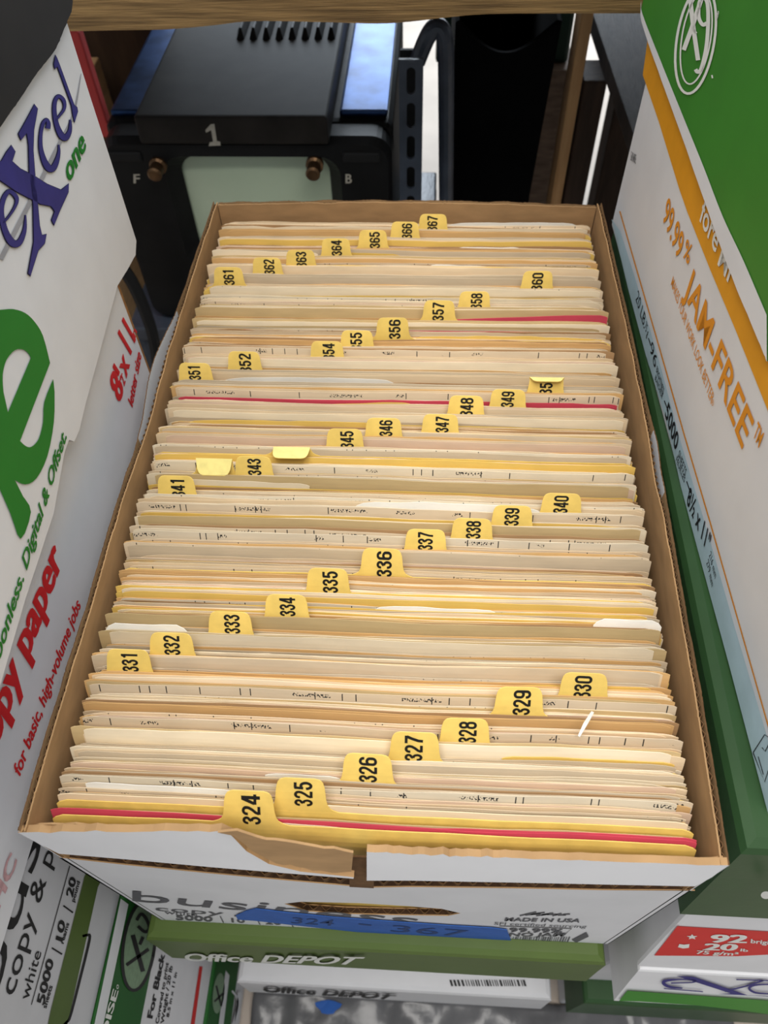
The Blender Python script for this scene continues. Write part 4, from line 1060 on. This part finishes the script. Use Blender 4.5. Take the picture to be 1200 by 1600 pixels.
for x_ in (x_l+.02, x_r-.02):
    link('post', *bevel(box(x_-.02, x_+.02, yb+.039, yb+.079, FZ, zl0+.0545), .002), BEAMW, rk)
PINE = wood('pale pine wood', (204, 160, 112), (176, 130, 84), (10, 10, 1.2))
YP = .80
pp = PY(YP)
xt0, xt1 = pp(903, 60).x, pp(927, 60).x
DARKW = wood('dark brown timber', (70, 52, 40), (46, 34, 26), (12, 12, 1.5))  # a darker brown wood than the pine
ztab = -.055
tb = empty('work_table', (.42, YP+.1, FZ)); tag(tb, 'dark weathered table with a pale pine leg, right of the black bin', 'table')
PZt = PZ(ztab)
e0 = PZt(926, 20); e1 = PZt(1003, 250)
dv = (e0-e1).normalized(); nv = Vector((dv.y, -dv.x, 0))
a0 = e1-dv*.12; a1 = e0+dv*.20
link('table_top', *bevel(hexa([a0-Vector((0, 0, .02)), a0+nv*.45-Vector((0, 0, .02)), a1+nv*.45-Vector((0, 0, .02)), a1-Vector((0, 0, .02))], [a0, a0+nv*.45, a1+nv*.45, a1]), .002), wood('weathered grey brown plank', (62, 52, 46), (38, 31, 27), (14, 3, 3)), tb)
def post(px0, px1, yy, dep, m, nm, zt=ztab-.0205, row=150):
    p = PY(yy); x0 = p(px0, row).x; x1 = p(px1, row).x
    return link(nm, *bevel(box(x0, x1, yy, yy+dep, FZ, zt), .002), m, tb)
post(888, 906, YP, .04, PINE, 'pine_leg', PY(YP)(905, 2).z)
post(909, 945, YP+.005, .05, DARKW, 'dark_leg')
post(936, 990, 1.02, .05, MATS['greyed box timber'] if 'greyed box timber' in MATS else DARKW, 'leg', row=280)
link('leg', *bevel(box(a1.x+.30, a1.x+.34, a1.y-.3, a1.y-.26, FZ, ztab-.0205), .002), DARKW, tb)
link('leg', *bevel(box(a0.x+.40, a0.x+.44, a0.y+.10, a0.y+.14, FZ, ztab-.0205), .002), DARKW, tb)
# dark green crate behind the bin, timber wall panel at the left, red carton edge
xg = PY(1.22)(893, 60).x; zg = PY(1.22)(880, 100).z
o = link('wooden_box', *bevel(box(.06, xg+.01, 1.20, 1.5, FZ, zg), .004), wood('greyed box timber', (128, 108, 92), (92, 76, 64), (3, 3, 14)), loc=(.16, 1.36, FZ)); tag(o, 'greyish wooden box behind the black bin, under the green crate', 'box')
o = link('green_crate', *bevel(box(.02, xg, 1.22, 1.5, zg+.0006, zg+.22), .006), mat('dark green plastic', (22, 52, 40), rough=.5, vary=.1, scale=20), loc=(.16, 1.36, zg)); tag(o, 'dark green crate behind the black bin', 'crate')
o = link('plank_board', *bevel(box(-.95, -.34, 1.12, 1.15, FZ, .35), .002), wood('dark brown panel wood', (66, 48, 32), (46, 32, 22), (6, 6, 1)), loc=(-.65, 1.135, FZ)); tag(o, 'dark brown upright boarding behind the monitor, beside the coral red edge', 'boarding')
zr = .18
q = PY(.86)
zrb = q(170, 215).z
o = link('cardboard_box', *bevel(box(q(30, 51).x-.30, q(20, 51).x, .84, 1.08, FZ, zrb-.0006), .003), KRAFT, loc=(-.8, .95, FZ)); tag(o, 'brown cardboard box behind the left stack of cartons, holding up a coral red board', 'box')
o = link('red_board', *bevel(box(q(30, 51).x-.28, q(143, 115).x, .86, .875, zrb, q(122, 50).z), .002), mat('coral red board', (232, 84, 82), rough=.6, vary=.04, scale=20), loc=(-.5, .87, zrb)); tag(o, 'coral red board whose edge shows behind the left stack of cartons', 'board')

# ------------------------------------------------------------------ lift everything so that the floor lies at z = 0
for o in sc.objects:
    if o.parent is None and o.type in ('MESH', 'EMPTY'): o.location.z += Z0
